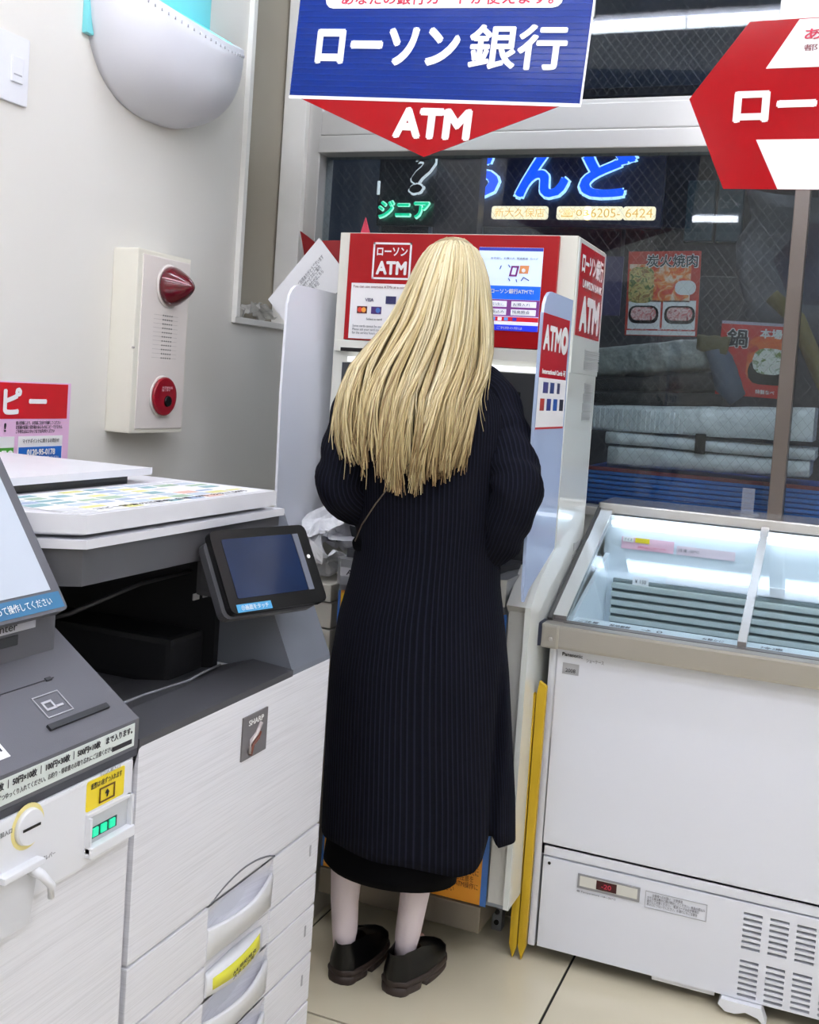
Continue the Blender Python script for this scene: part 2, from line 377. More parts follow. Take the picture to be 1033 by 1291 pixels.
text(t2, '?', M('sign_board_dark', (20, 24, 34), .4), (-2.50, 5.99, 2.50), EX, .125, .235, bold=.03, v=V((.25, 0, 1)).normalized(), name='neon_inner', ext=.003)
MB().tube([(-2.415, 6, 2.63), (-2.39, 6, 2.58), (-2.40, 6, 2.52)], .008, 6).build('neon_curl', nw, t2)
MB().tube([(-2.785, 6, 2.38), (-2.785, 6, 2.46)], .01, 6).build('neon_curl', nw, t2)
text(t2, 'ジニア', M('neon_edge_mint', (190, 255, 235), .5, emit=(190, 255, 235, 1.2)), (-2.61, 6.005, 2.29), EX, .34, .115, bold=.06, name='letter_outline', ext=.003)
text(t2, 'ジニア', ngr, (-2.61, 5.99, 2.29), EX, .33, .10, bold=.025, name='letter', ext=.003)
# posters on the outer side of the glass
def poster(label, cx, cz, w_, h_, y, rot, base):
    t = thing('window_poster', label, 'poster', (cx, y, cz-h_/2))
    a = math.radians(rot); u = V((math.cos(a), 0, math.sin(a))); v = V((-math.sin(a), 0, math.cos(a)))
    card(t, 'sheet', base, (cx, y, cz), u, w_, h_, v=v, th=.002, off=-.002)
    def at(a_, b_): return V((cx, y, cz)) + u*(a_*w_/2) + v*(b_*h_/2)
    return t, at, u, v
food = M('food_print', (232, 120, 50), .5, noise_amt=.0)
def foodmat(name, c1, c2, c3, sc_):
    m = M(name, c1, .5, noise_amt=0); nt = m.node_tree; b = nt.nodes['Principled BSDF']
    tc = nt.nodes.new('ShaderNodeTexCoord'); n = nt.nodes.new('ShaderNodeTexNoise'); n.inputs['Scale'].default_value = sc_; n.inputs['Detail'].default_value = 4; n.inputs['Distortion'].default_value = 1.2
    nt.links.new(tc.outputs['Object'], n.inputs['Vector']); r = nt.nodes.new('ShaderNodeValToRGB')
    r.color_ramp.elements[0].position = .38; r.color_ramp.elements[0].color = rgb(*c1); r.color_ramp.elements[1].position = .62; r.color_ramp.elements[1].color = rgb(*c3)
    e = r.color_ramp.elements.new(.5); e.color = rgb(*c2)
    nt.links.new(n.outputs[0], r.inputs[0]); nt.links.new(r.outputs[0], b.inputs['Base Color']); return m
fnood = foodmat('noodle_print', (150, 110, 60), (225, 200, 130), (90, 110, 50), 60)
fstew = foodmat('stew_print', (220, 60, 30), (240, 140, 60), (245, 215, 190), 40)
fmeat = foodmat('meat_print', (220, 130, 130), (245, 215, 210), (180, 70, 80), 70)
fveg = foodmat('hotpot_print', (240, 235, 225), (250, 250, 240), (120, 140, 60), 50)
pA, at, u, v = poster('red poster of grilled meat with Japanese headline behind the glass', -.526, 1.55, .2, .235, 3.05, 1.5, M('poster_brickred', (196, 56, 40), .5))
card(pA, 'food_picture', fstew, at(-.1, .25), u, .17, .105, v=v, th=.0006)
card(pA, 'food_picture', fnood, at(-.6, .2), u, .07, .10, v=v, th=.0009, r=.02)
card(pA, 'bowl_picture', wprint, at(.62, .14), u, .058, .04, v=v, th=.0012, r=.019)
for s in (-1, 1):
    card(pA, 'white_field', wprint, at(s*.48, -.5), u, .09, .08, v=v, th=.0006)
    card(pA, 'plate_picture', black, at(s*.5, -.5), u, .084, .05, v=v, th=.001, r=.02)
    card(pA, 'food_picture', fmeat, at(s*.5, -.48), u, .07, .036, v=v, th=.0014, r=.015)
card(pA, 'white_field', wprint, at(0, -.93), u, .19, .012, v=v, th=.0006)
text(pA, '炭火焼肉', wprint, at(.22, .77), u, .145, .04, bold=.07, v=v, name='letter_outline')
text(pA, '炭火焼肉', ink, at(.22, .77), u, .14, .035, bold=.02, v=v, off=.0022)
text(pA, '牛カルビ      豚バラ・ロース', wprint, at(0, -.84), u, .17, .008, v=v)
pB, at, u, v = poster('red hotpot poster with a white bowl behind the mullion', -.26, 1.38, .2, .2, 3.05, -1, M('poster_orange_red', (206, 40, 36), .5))
card(pB, 'border', M('poster_lilac', (190, 180, 200), .5), at(0, .97), u, .2, .008, v=v, th=.0007)
card(pB, 'food_picture', foodmat('pot_print', (230, 90, 40), (240, 120, 50), (200, 40, 30), 20), at(.3, 0), u, .11, .13, v=v, th=.0006, r=.03)
card(pB, 'bowl_picture', black, at(.35, -.3), u, .11, .07, v=v, th=.001, r=.03)
card(pB, 'food_picture', fveg, at(.35, -.02), u, .09, .07, v=v, th=.0014, r=.03)
text(pB, '鍋', wprint, at(-.55, .55), u, .06, .055, bold=.08, v=v, name='letter_outline')
text(pB, '鍋', ink, at(-.55, .55), u, .055, .05, bold=.03, v=v, off=.0022)
text(pB, '本場の', wprint, at(.45, .72), u, .085, .026, bold=.04, v=v)
text(pB, '特製なべ', wprint, at(.3, -.85), u, .05, .012, bold=.02, v=v)
pp_ = MB().box(-.692, -.617, 2.933, 2.936, 1.475, 1.635).build('dark_flyer', ppurp); tag(pp_, 'dark purple flyer hanging left of the grilled meat poster', 'poster')
# stack outside on the blue slatted bench
def slab(name, mat_, pts, y0, y1, label, cat, bumpy=.004, seg=14, group=None):
    # pts: left-bottom, right-bottom, right-top, left-top (x,z); a soft wrapped slab
    lb, rb, rt, lt = [V((p[0], 0, p[1])) for p in pts]; m = MB(); R = []
    for i in range(seg+1):
        t = i/seg; b = lb.lerp(rb, t); tp = lt.lerp(rt, t); ring = []
        for (yy, k) in ((y0+.01, 0), (y0, .15), (y0, .5), (y0, .85), (y0+.01, 1), ((y0+y1)/2, 1.0), (y1, 1), (y1, 0)):
            p = b.lerp(tp, k); p.y = yy
            p += V((0, random.uniform(-bumpy, bumpy), random.uniform(-bumpy, bumpy)*.5)); ring.append(p)
        R.append(ring)
    m.rings(R); o = m.build(name, mat_); tag(o, label, cat, group); return o
bench = thing('blue_bench', 'blue slatted plastic bench outside carrying the foil parcels', 'bench', (-.2, 3.15, .9))
for k in range(7):
    MB().box(-.72, .32, 3.0, 3.012, .957+k*.0135, .966+k*.0135, .001).build('slat', blueb, bench)
MB().box(-.72, .32, 3.012, 3.4, .95, 1.048, .003).build('frame', M('blue_back', (26, 80, 176), .5), bench)
MB().box(-.72, .32, 2.998, 3.02, 1.046, 1.056, .001).build('red_edge', M('dull_red', (130, 50, 60), .5), bench)
for k in range(4): MB().box((-.7, .28)[k % 2], (-.67, .31)[k % 2], (3.02, 3.36)[k//2], (3.05, 3.39)[k//2], -.02, .95).build('leg', M('blue_back', (26, 80, 176), .5), bench)
slab('foil_parcel', foil, [(-.64, 1.06), (-.10, 1.075), (-.10, 1.118), (-.64, 1.115)], 3.03, 3.3, 'flat silver parcel lowest on the blue bench', 'parcel', .003)
slab('foil_parcel', foil, [(-.65, 1.122), (-.09, 1.122), (-.09, 1.15), (-.65, 1.155)], 3.03, 3.3, 'thin silver parcel held by a black strap', 'parcel', .002)
slab('foil_parcel', foil, [(-.72, 1.157), (-.10, 1.17), (-.10, 1.262), (-.72, 1.225)], 3.04, 3.34, 'thick silver parcel with pleated left half above the strap', 'parcel', .003)
pk = MB()
for k in range(22): pk.box(-.715+k*.013, -.710+k*.013, 3.033, 3.043, 1.165, 1.222, .001)
o = pk.build('foil_pleats', foil, None); o.parent = None
attach(o, [q for q in bpy.data.objects if q.get('label', '').startswith('thick silver')][0])
slab('dark_pad', darkcl, [(-.72, 1.232), (-.34, 1.25), (-.34, 1.285), (-.72, 1.262)], 3.05, 3.34, 'lower black folded pad between the silver parcels', 'pad', .004)
slab('dark_pad', darkcl, [(-.72, 1.268), (-.34, 1.29), (-.34, 1.345), (-.72, 1.30)], 3.05, 3.34, 'upper black folded pad under the clear wrapped tray', 'pad', .004)
slab('wrapped_tray', foild, [(-.72, 1.308), (-.385, 1.352), (-.385, 1.435), (-.72, 1.388)], 3.05, 3.34, 'tilted tray in crinkled clear wrap on top of the pile', 'tray', .004)
sb = MB().box(-.40, -.372, 3.018, 3.03, 1.115, 1.17, .002).build('strap', black, None); attach(sb, [q for q in bpy.data.objects if q.get('label', '').startswith('thin silver')][0])
slab('olive_cloth', olive, [(-.42, 1.40), (-.34, 1.38), (-.33, 1.44), (-.42, 1.44)], 3.035, 3.1, 'olive cloth folded over the end of the wrapped tray', 'cloth', .006, 6)
cl = MB().tube([(-.385, 3.07, 1.42), (-.35, 3.06, 1.37), (-.33, 3.06, 1.31), (-.30, 3.07, 1.275)], [.03, .035, .04, .03], 10).build('grey_bundle', bluegr); tag(cl, 'blue grey cloth bundle hanging beside the wrapped tray', 'cloth')
cl = MB().tube([(-.35, 3.10, 1.43), (-.29, 3.09, 1.39), (-.24, 3.10, 1.35)], [.03, .04, .035], 10).build('olive_bundle', olive); tag(cl, 'olive bundle lying in front of the hotpot poster', 'cloth')
cl = MB().tube([(-.24, 3.12, 1.56), (-.17, 3.12, 1.50), (-.11, 3.12, 1.38), (-.06, 3.12, 1.28), (-.03, 3.12, 1.1)], [.022, .024, .024, .022, .02], 10).build('olive_hose', M('olive_tan', (120, 106, 58), .6, noise_amt=.2)); tag(cl, 'thick olive tan hose bending down right of the mullion', 'hose')
gs = MB(); R = []
for i in range(10):
    t = i/9; R.append([V((-.34+.24*t+.02*math.sin(k*2), 3.2+.03*math.sin(k*1.7+i*.6), 1.87-.08*k - t*.04)) for k in range(6)])
gs.rings(R, close=False, cap=False); o = gs.build('grey_sheet', M('grey_tarp', (92, 92, 100), .6, noise_amt=.2)); tag(o, 'grey plastic sheet hanging outside by the mullion top', 'sheet')
sol = o.modifiers.new('thickness', 'SOLIDIFY'); sol.thickness = .004
wc = MB().box(-.06, .0, 3.02, 3.06, 1.0, 1.1, .004).build('white_block', white); tag(wc, 'white plastic block at the right end of the blue bench', 'box')
# ================================================================== ATM
atm = thing('cash_machine', 'red and cream bank cash machine behind the blonde woman', 'cash machine', (-.89, 2.4, 0))
MB().box(-1.178, -.596, 2.34, 2.615, .80, 1.601, .003).build('upper_cabinet', cream, atm)
MB().box(-1.10, -.600, 2.33, 2.60, .09, .81, .002).build('lower_cabinet', cream, atm)
side = MB().poly([(-.606, 2.17, .15), (-.606, 2.17, .80), (-.606, 2.235, .86), (-.606, 2.34, .905), (-.606, 2.34, 1.30), (-.606, 2.60, 1.30), (-.606, 2.60, .15)], (.012, 0, 0)).build('side_panel', creamw, atm)
MB().box(-.6055, -.5925, 2.345, 2.612, 1.30, 1.597, .002).build('side_panel', creamw, atm)
F = 2.338
MB().box(-1.148, -.636, 2.330, 2.341, 1.347, 1.598, .001).build('header_panel', red, atm)
MB().box(-1.17, -.60, 2.326, 2.345, 1.318, 1.345, .002).build('header_lip', cream, atm)
MB().box(-1.15, -.90, 2.322, 2.327, 1.318, 1.327).build('slot', black, atm)
MB().box(-1.13, -.66, 2.322, 2.334, 1.294, 1.306, .002).build('light_bar', emitter('bar_glow', (245, 248, 255), 1.2), atm)
MB().box(-1.15, -.64, 2.336, 2.339, .86, 1.292).build('recess', M('atm_recess', (58, 60, 62), .4), atm)
MB().box(-1.05, -.70, 2.325, 2.337, .95, 1.25, .004).build('screen_bezel', black, atm)
MB().box(-1.02, -.73, 2.3235, 2.3255, .98, 1.22).build('main_screen', emitter('atm_main_screen', (130, 170, 220), .6), atm)
# logo
frame_card(atm, 'logo_frame', wprint, (-1.035, 2.3295, 1.534), EX, .098, .086, .0045)
text(atm, 'ローソン', wprint, (-1.035, 2.3295, 1.556), EX, .078, .0195, bold=.03)
text(atm, 'ATM', wprint, (-1.035, 2.3295, 1.518), EX, .078, .032, bold=.05)
# notice
card(atm, 'notice', wprint, (-1.04, 2.3295, 1.4155), EX, .19, .131, th=.0008)
text(atm, 'You can use overseas ATMs at a convenient', M('ink_maroon', (120, 50, 60), .6), (-1.05, 2.328, 1.473), EX, .16, .006)
text(atm, 'VISA', M('ink_navy', (40, 40, 90), .6), (-1.085, 2.328, 1.442), EX, .022, .008, bold=.02)
card(atm, 'card_mark', M('ink_navy', (40, 40, 90), .6), (-1.03, 2.328, 1.443), EX, .026, .018, th=.0008)
card(atm, 'card_mark', M('ink_darkred', (90, 26, 20), .5), (-1.103, 2.328, 1.418), EX, .026, .017, th=.0008)
for dx, cc in ((-.005, (220, 60, 40)), (.005, (240, 160, 60))): MB().disc((-1.103+dx, 2.327, 1.418), (0, -1, 0), .006, .0005 if dx < 0 else .0007, 16).build('card_mark', M('mark%d' % cc[1], cc, .5), atm)
card(atm, 'card_mark', M('ink_purple', (70, 40, 110), .5), (-1.066, 2.328, 1.418), EX, .026, .017, th=.0008)
MB().disc((-1.061, 2.327, 1.418), (0, -1, 0), .006, .0006, 16).build('card_mark', bluep, atm)
text(atm, 'Select a card', ink, (-1.07, 2.328, 1.397), EX, .04, .005)
text(atm, 'Some cards cannot be used here.\nPlease ask your card company first\nfor the service hours and the fees.', M('ink_grey', (110, 110, 116), .6), (-1.075, 2.328, 1.372), EX, .10, .022)
# screen
scr = card(atm, 'top_screen', M('display_white', (205, 222, 245), .3, noise_amt=.02, emit=(205, 222, 245, .45)), (-.745, 2.3295, 1.478), EX, .15, .185, th=.001)
def sc_card(nm, c_, x, z, w_, h_, e=.4, off=.0012): return card(scr, nm, M('disp_%d_%d_%d' % c_, c_, .3, noise_amt=0, emit=(*c_, e)), (x, 2.3295, z), EX, w_, h_, th=.0005, off=off)
sc_card('blue_border', (40, 50, 160), -.745, 1.5665, .15, .007)
sc_card('blue_banner', (20, 100, 220), -.745, 1.470, .15, .030)
for x in (-.775, -.706):
    for z in (1.4445, 1.4265): sc_card('button', (235, 238, 250), x, z, .058, .013)
sc_card('backing', (120, 60, 130), -.745, 1.436, .15, .037, off=.001)
sc_card('red_band', (200, 30, 50), -.745, 1.411, .15, .010)
sc_card('white_band', (240, 240, 250), -.745, 1.402, .15, .006)
sc_card('blue_base', (40, 60, 220), -.745, 1.3915, .15, .013)
text(scr, 'ローソン銀行ATMで!', wprint, (-.735, 2.327, 1.473), EX, .10, .011, bold=.02)
text(scr, 'お引出し  お預入れ  残高照会  カード', ink, (-.735, 2.3275, 1.546), EX, .11, .005)
text(scr, 'ご利用の際は', wprint, (-.735, 2.327, 1.391), EX, .06, .006)
text(scr, 'お引出し      お預入れ\n\nお振込み      残高照会', ink, (-.740, 2.3265, 1.4355), EX, .10, .024)
for x, cc in ((-.80, (230, 60, 60)), (-.775, (90, 150, 220)), (-.76, (240, 240, 250)), (-.745, (90, 150, 220)), (-.725, (60, 60, 180))): sc_card('icon', cc, x, 1.411, .009, .007, off=.0018)
# little drawings on the display: a purple handset and an orange box with stick limbs
frame_card(scr, 'drawing', M('disp_purple', (120, 40, 120), .4, emit=(120, 40, 120, .3)), (-.734, 2.328, 1.518), EX, .018, .024, .004, v=V((.2, 0, 1)).normalized())
card(scr, 'drawing', M('disp_ochre', (200, 130, 80), .4, emit=(200, 130, 80, .3)), (-.711, 2.3275, 1.522), EX, .021, .018, th=.0005, v=V((.12, 0, 1)).normalized())
MB().disc((-.712, 2.3268, 1.520), (0, -1, 0), .0045, .0006, 12).build('drawing', wprint, scr)
for a, b in (((-.716, 1.497), (-.711, 1.505)), ((-.711, 1.505), (-.698, 1.498)), ((-.746, 1.502), (-.742, 1.496)), ((-.728, 1.500), (-.726, 1.494)), ((-.748, 1.532), (-.744, 1.526)), ((-.765, 1.53), (-.768, 1.522))):
    MB().tube([(a[0], 2.3275, a[1]), (b[0], 2.3275, b[1])], .0011, 5).build('drawing', M('disp_navy', (30, 50, 130), .4, emit=(30, 50, 130, .3)), scr)
# side banner on upper cabinet
S = -.5922
card(atm, 'side_poster', M('side_poster_red', (186, 14, 34), .2, noise_amt=.02, coat=.3), (S, 2.475, 1.486), EY, .235, .203, th=.0008)
text(atm, 'ローソン銀行', wprint, (S+.0008, 2.475, 1.548), EY, .21, .050, bold=.035)
text(atm, 'LAWSON BANK', wprint, (S+.0008, 2.485, 1.503), EY, .19, .018, bold=.02)
text(atm, 'ATM', wprint, (S+.0008, 2.478, 1.436), EY, .19, .082, bold=.07)
for (y, z, w_, h_) in ((2.54, 1.348, .15, .024), (2.54, 1.322, .15, .02), (2.53, 1.272, .08, .02), (2.53, 1.248, .09, .018), (2.53, 1.226, .09, .018), (2.53, 1.203, .09, .02), (2.55, .893, .09, .020), (2.55, .865, .10, .022), (2.56, .835, .10, .024)):
    m = MB()
    for k in range(5): m.box(S-.001, S+.0006, y-w_/2, y+w_/2, z-h_/2+k*h_/5, z-h_/2+(k+.62)*h_/5)
    m.build('vent', M('vent_grey', (176, 178, 178), .4), atm)
# console
MB().box(-1.055, -.606, 2.20, 2.335, .135, .79, .003).build('console_body', M('console_grey', (150, 158, 168), .4), atm)
MB().box(-.646, -.602, 2.186, 2.34, .15, .812, .002).build('console_jamb', M('jamb_grey', (206, 206, 202), .4), atm)
MB().poly([(-.648, 2.172, .80), (-.602, 2.172, .80), (-.602, 2.26, .875), (-.648, 2.26, .875)], (0, .02, -.02)).build('jamb_cap', M('jamb_grey', (206, 206, 202), .4), atm)
sh = MB().poly([(-1.056, 2.335, .792), (-1.056, 2.19, .792), (-1.04, 2.172, .792), (-.68, 2.172, .792), (-.655, 2.185, .792), (-.640, 2.25, .80), (-.636, 2.335, .80)], (0, 0, .058)).build('keypad_shelf', M('shelf_silver', (170, 172, 174), .3, metal=.5), atm)
MB().poly([(-1.04, 2.335, .851), (-1.04, 2.20, .851), (-.69, 2.20, .851), (-.655, 2.335, .851)], (0, 0, .02)).build('keypad_deck', M('deck_dark', (62, 62, 66), .35), atm)
for i in range(4):
    for j in range(3): MB().box(-.86+j*.022, -.843+j*.022, 2.225+i*.022, 2.242+i*.022, .871, .876, .001).build('key', steel, atm)
text(atm, 'ATM', ink, (-1.0, 2.172, .822), EX, .05, .012)
card(atm, 'shelf_label', M('label_grey', (200, 200, 204), .4), (-1.01, 2.1725, .822), EX, .06, .02, th=.0006)
MB().box(-1.045, -.658, 2.192, 2.201, .135, .775, .001).build('door_poster', orange, atm)
card(atm, 'poster_field', yelatm, (-.995, 2.191, .62), EX, .095, .30, th=.0006)
text(atm, 'ご注意', M('ink_orange', (200, 90, 20), .5), (-1.01, 2.190, .735), EX, .05, .024, bold=.03)
card(atm, 'blue_border', bluep, (-.6575, 2.191, .455), EX, .014, .64, th=.0006)
card(atm, 'blue_border', bluep, (-1.0475, 2.191, .455), EX, .005, .64, th=.0006)
MB().disc((-.683, 2.1905, .262), (0, -1, 0), .022, .0006, 24).build('poster_spot', wprint, atm)
text(atm, 'あなたのカードが使えます\nご利用時間をご確認の上\n暗証番号はお手元を隠して\nお取引きください。他人に\n知られないようご注意を\n詐欺や電話でのATM操作に\nご注意ください', M('ink_brown', (110, 60, 10), .6), (-.735, 2.190, .205), EX, .13, .105)
text(atm, '還付金詐欺にご注意ください  不審な電話は警察へ', M('ink_brown', (110, 60, 10), .6), (-.9, 2.190, .18), EX, .17, .014)
MB().box(-1.05, -.66, 2.186, 2.33, .075, .133, .003).build('kick_plate', kick, atm)
for x in (-.674, -1.07):
    MB().box(x-.010, x+.014, 2.362, 2.39, .0, .10, .002).build('foot', M('foot_grey', (120, 122, 126), .4, metal=.3), atm)
MB().box(-1.04, -.70, 2.44, 2.58, 0.0, .10).build('plinth', blackm, atm)
for z in (.045, .020): MB().disc((-.672, 2.362, z), (0, -1, 0), .006, .003, 12).build('bolt', black, atm)
# wings
wingm = glass_mat('privacy_wing', (215, 226, 240), refl=.06, haze=.62, hazecol=(190, 206, 236), rough=.05)
wingw = glass_mat('privacy_wing_white', (236, 240, 246), refl=.04, haze=.93, hazecol=(246, 248, 255), rough=.1)
def wing(name, X, y0, y1, zb, zc, zt, mat_, label_):
    pts = [(X, y0+.01, zb), (X, y0, zb+.03), (X, y0-.012, zt-.25), (X, y0-.008, zt-.045)]
    for k in range(5):
        a = math.radians(180-k*22.5); pts.append((X, y0+.045+.05*math.cos(a), zt-.045+.045*math.sin(a)))
    pts += [(X, y1, zt), (X, y1, zc), (X, y0+.035, zb+.02)]
    m = MB().poly(pts, (.006, 0, 0)); es = [e for e in m.b.edges if abs(e.verts[0].co.x-e.verts[1].co.x) < 1e-5]
    o = m.build(name, mat_, atm); return o
wing('privacy_wing', -.583, 2.045, 2.262, .835, .92, 1.452, wingm, '')
wing('privacy_wing', -1.216, 2.17, 2.44, .80, .86, 1.46, wingw, '')
W = -.5768
card(atm, 'wing_poster', M('wing_red', (190, 16, 36), .2, noise_amt=.02, coat=.3), (W, 2.142, 1.344), EY, .205, .126, th=.0006)
card(atm, 'wing_poster', wprint, (W, 2.145, 1.231), EY, .212, .10, th=.0006)
text(atm, 'ATM◎', wprint, (W+.0005, 2.142, 1.362), EY, .19, .058, bold=.05)
text(atm, 'International Cards 可', wprint, (W+.0005, 2.145, 1.294), EY, .18, .012, bold=.02)
for k, cc in enumerate(((60, 60, 120), (40, 60, 120), (50, 50, 90))): card(atm, 'card_mark', M('wm%d' % k, cc, .5), (W+.0006, 2.09+k*.05, 1.262), EY, (.036, .03, .02)[k], .022, th=.0006)
for k, cc in enumerate(((170, 50, 40), (40, 50, 130), (30, 80, 160), (40, 40, 60))): card(atm, 'card_mark', M('wn%d' % k, cc, .5), (W+.0006, 2.073+k*.05, 1.228), EY, .03, .024, th=.0006)
card(atm, 'red_edge', redp, (W, 2.145, 1.181), EY, .212, .004, th=.0007)
# ================================================================== things around the ATM
bn = thing('receipt_bin', 'cream waste bin full of discarded slips left of the cash machine', 'bin', (-1.16, 2.27, 0))
b = MB().box(-1.42, -1.065, 2.19, 2.33, 0, .68, .004).box(-1.42, -1.065, 2.182, 2.335, .745, .785, .005).box(-1.42, -1.065, 2.19, 2.33, .684, .742, .002)
b.build('body', M('bin_beige', (196, 192, 180), .5), bn)
def crumple(label, c, s, seed, m_=paper, n=10):
    rnd = random.Random(seed); b = bmesh.new(); bmesh.ops.create_grid(b, x_segments=n, y_segments=n, size=.5)
    for v in b.verts:
        q = V((v.co.x*3+seed*3.1, v.co.y*3, seed)); h = noise.noise(q)*.5
        v.co = V((v.co.x*s[0], v.co.y*s[1], h*s[2]*.9 + (v.co.x*v.co.y)*s[2]*1.2))
    rot = Matrix.Rotation(rnd.uniform(0, 3), 4, 'Z') @ Matrix.Rotation(rnd.uniform(-.9, .9), 4, 'X') @ Matrix.Rotation(rnd.uniform(-.6, .6), 4, 'Y')
    b.transform(Matrix.Translation(c) @ rot); me = bpy.data.meshes.new('receipt'); b.to_mesh(me); b.free()
    o = link('receipt', me, m_); tag(o, label, 'paper', 'discarded slips on the bin')
    md = o.modifiers.new('thickness', 'SOLIDIFY'); md.thickness = .0006
    return o
PL = ['leftmost', 'right front', 'middle', 'far right low', 'far left low', 'upper right', 'front lying', 'topmost', 'upper left', 'highest right']
crs = [(-1.22, 2.25, .83), (-1.13, 2.25, .84), (-1.17, 2.28, .87), (-1.09, 2.23, .83), (-1.28, 2.26, .83), (-1.10, 2.28, .88), (-1.19, 2.22, .815), (-1.14, 2.28, .91), (-1.24, 2.28, .86), (-1.08, 2.27, .92)]
for k, c in enumerate(crs): crumple('%s crumpled white slip in the heap on the receipt bin' % PL[k], c, (.11, .085, .07), k+1)
ob = MB().poly([(-1.205, 2.205, .80), (-1.165, 2.195, .775+.015), (-1.115, 2.2, .83), (-1.155, 2.215, .872)], (0, .002, .0008)).build('square_slip', paper); tag(ob, 'flat square white slip leaning at the front of the bin heap', 'paper')
# leaflet behind left wing
lf = thing('leaflet', 'tilted white leaflet with small print behind the left privacy wing', 'leaflet', (-1.33, 2.46, 1.46))
q0, q1, q2, q3 = V((-1.442, 2.47, 1.445)), V((-1.304, 2.47, 1.606)), V((-1.20, 2.47, 1.545)), V((-1.40, 2.47, 1.40))
q2 = q1+(q3-q0)*2.2
MB().poly([q0, q3+(q3-q0)*1.2, q2, q1], (0, .002, 0)).build('sheet', paper, lf)
uu = (q1-q0).normalized(); vv = (q0-q3).normalized()
cc = (q0+q1)/2 - vv*.06
text(lf, 'ご利用ありがとうございます\nATMサービスのご案内\nお問い合わせはこちら\n受付時間 平日', M('ink_grey', (110, 110, 116), .6), cc+uu*.035, uu, .10, .05, v=vv)
def starleaf(name, label, c, pts, m_):
    o = MB().poly([V(c)+V((x, 0, z)) for x, z in pts], (0, .006, 0)).build(name, m_); tag(o, label, 'ornament'); return o
starleaf('maple_ornament', 'brown red paper leaf peeking above the leaflet', (-1.53, 2.851, 1.635), [(-.04, .045), (-.015, .03), (.03, .0), (.09, -.03), (.05, -.06), (-.02, -.03), (-.03, .01)], leafred)
starleaf('maple_ornament', 'dark red paper leaf just left of the cash machine top', (-1.255, 2.55, 1.60), [(-.10, .01), (.0, .012), (.09, .002), (.09, -.0), (.072, -.05), (-.04, -.05)], leafred)
starleaf('pointed_ornament', 'pink red pointed ornament rising behind the cash machine top', (-1.225, 2.58, 1.602), [(-.028, 0), (-.02, .02), (-.005, .075), (.005, .045), (.024, .0)], leafpink)
# ledge bits
o = MB().tube([(-1.625, 2.60, 1.402), (-1.625, 2.60, 1.408), (-1.625, 2.60, 1.418), (-1.625, 2.60, 1.425)], [.012, .017, .015, .006], 12).build('black_knob', black); tag(o, 'small black rubber knob on the window ledge', 'knob')
for i, yy in enumerate((2.68, 2.76)):
    o = crumple('%s crumpled clear plastic scrap on the window ledge' % ('left', 'right')[i], (-1.625, yy, 1.43), (.06, .07, .05), 30+i, M('clear_scrap', (210, 208, 202), .2)); o['group'] = 'plastic scraps on the window ledge'; o['category'] = 'plastic scrap'; o.name = 'plastic_scrap'
# ================================================================== freezer
fz = thing('ice_cream_freezer', 'white glass-topped ice cream freezer under the window', 'freezer', (.3, 2.5, 0))
X0, X1, Y0 = -.575, 1.05, 2.28
MB().box(X0, X1, Y0+.002, 2.88, .24, .50).box(X0, X1, Y0+.002, 2.30, .24, .71, .002).build('lower_body', whitef, fz)
MB().box(X0, -.558, Y0, 2.88, .03, .715, .006).build('side_panel', whitef, fz)
MB().box(X1-.02, X1, Y0, 2.88, .03, .95, .006).build('side_panel', whitef, fz)
MB().box(-.556, X1-.02, Y0-.004, Y0+.01, .268, .712, .002).build('front_panel', whitef, fz)
MB().box(-.55, X1-.02, Y0+.012, 2.86, .03, .24).build('compressor_box', blackm, fz)
MB().box(-.552, X1-.02, Y0-.002, Y0+.012, .242, .262, .002).build('panel_rail', whitef, fz)
# lower grille panel with real slots
gp = MB(); zs0, zs1 = .036, .238
cols = [(-.125+k*.052, -.088+k*.052) for k in range(20)]
gp.box(-.552, cols[0][0], Y0-.004, Y0+.008, zs0, zs1)
for k in range(len(cols)-1): gp.box(cols[k][1], cols[k+1][0], Y0-.004, Y0+.008, zs0, zs1)
gp.box(cols[-1][1], X1-.02, Y0-.004, Y0+.008, zs0, zs1)
rows = [(.216-.0118*k) for k in range(7)] + [(.116-.0118*k) for k in range(7)]
for (ca, cb) in cols:
    prev = zs1
    for z in rows:
        gp.box(ca, cb, Y0-.004, Y0+.008, z+.003, prev); prev = z-.003
    gp.box(ca, cb, Y0-.004, Y0+.008, zs0, prev)
gp.build('grille_panel', whitef, fz)
gb = MB()
for a, b_ in cols:
    for k in (1, 2): gb.box(a+(b_-a)*k/3-.0012, a+(b_-a)*k/3+.0012, Y0+.009, Y0+.011, zs0, zs1)
gb.build('grille_bars', M('grille_grey', (120, 120, 126), .5), fz)
card(fz, 'display_bezel', M('bezel_silver', (150, 150, 154), .35, metal=.4), (-.405, Y0-.0042, .2035), EX, .135, .031, th=.003)
card(fz, 'display_window', M('bezel_cream', (214, 212, 204), .4), (-.405, Y0-.0072, .2045), EX, .125, .022, th=.0005)
card(fz, 'temperature_readout', M('readout_dark', (60, 8, 14), .2), (-.409, Y0-.0078, .2045), EX, .044, .020, th=.0005)
text(fz, '-20', emitter('readout_red', (150, 30, 50), .5), (-.409, Y0-.0084, .2045), EX, .022, .010, bold=.02)
text(fz, '◎ Temperature -18~-22℃', M('ink_grey', (110, 110, 116), .6), (-.43, Y0-.0045, .180), EX, .085, .005)
frame_card(fz, 'label_border', M('ink_lightgrey', (170, 170, 176), .6), (-.262, Y0-.0045, .198), EX, .128, .036, .001)
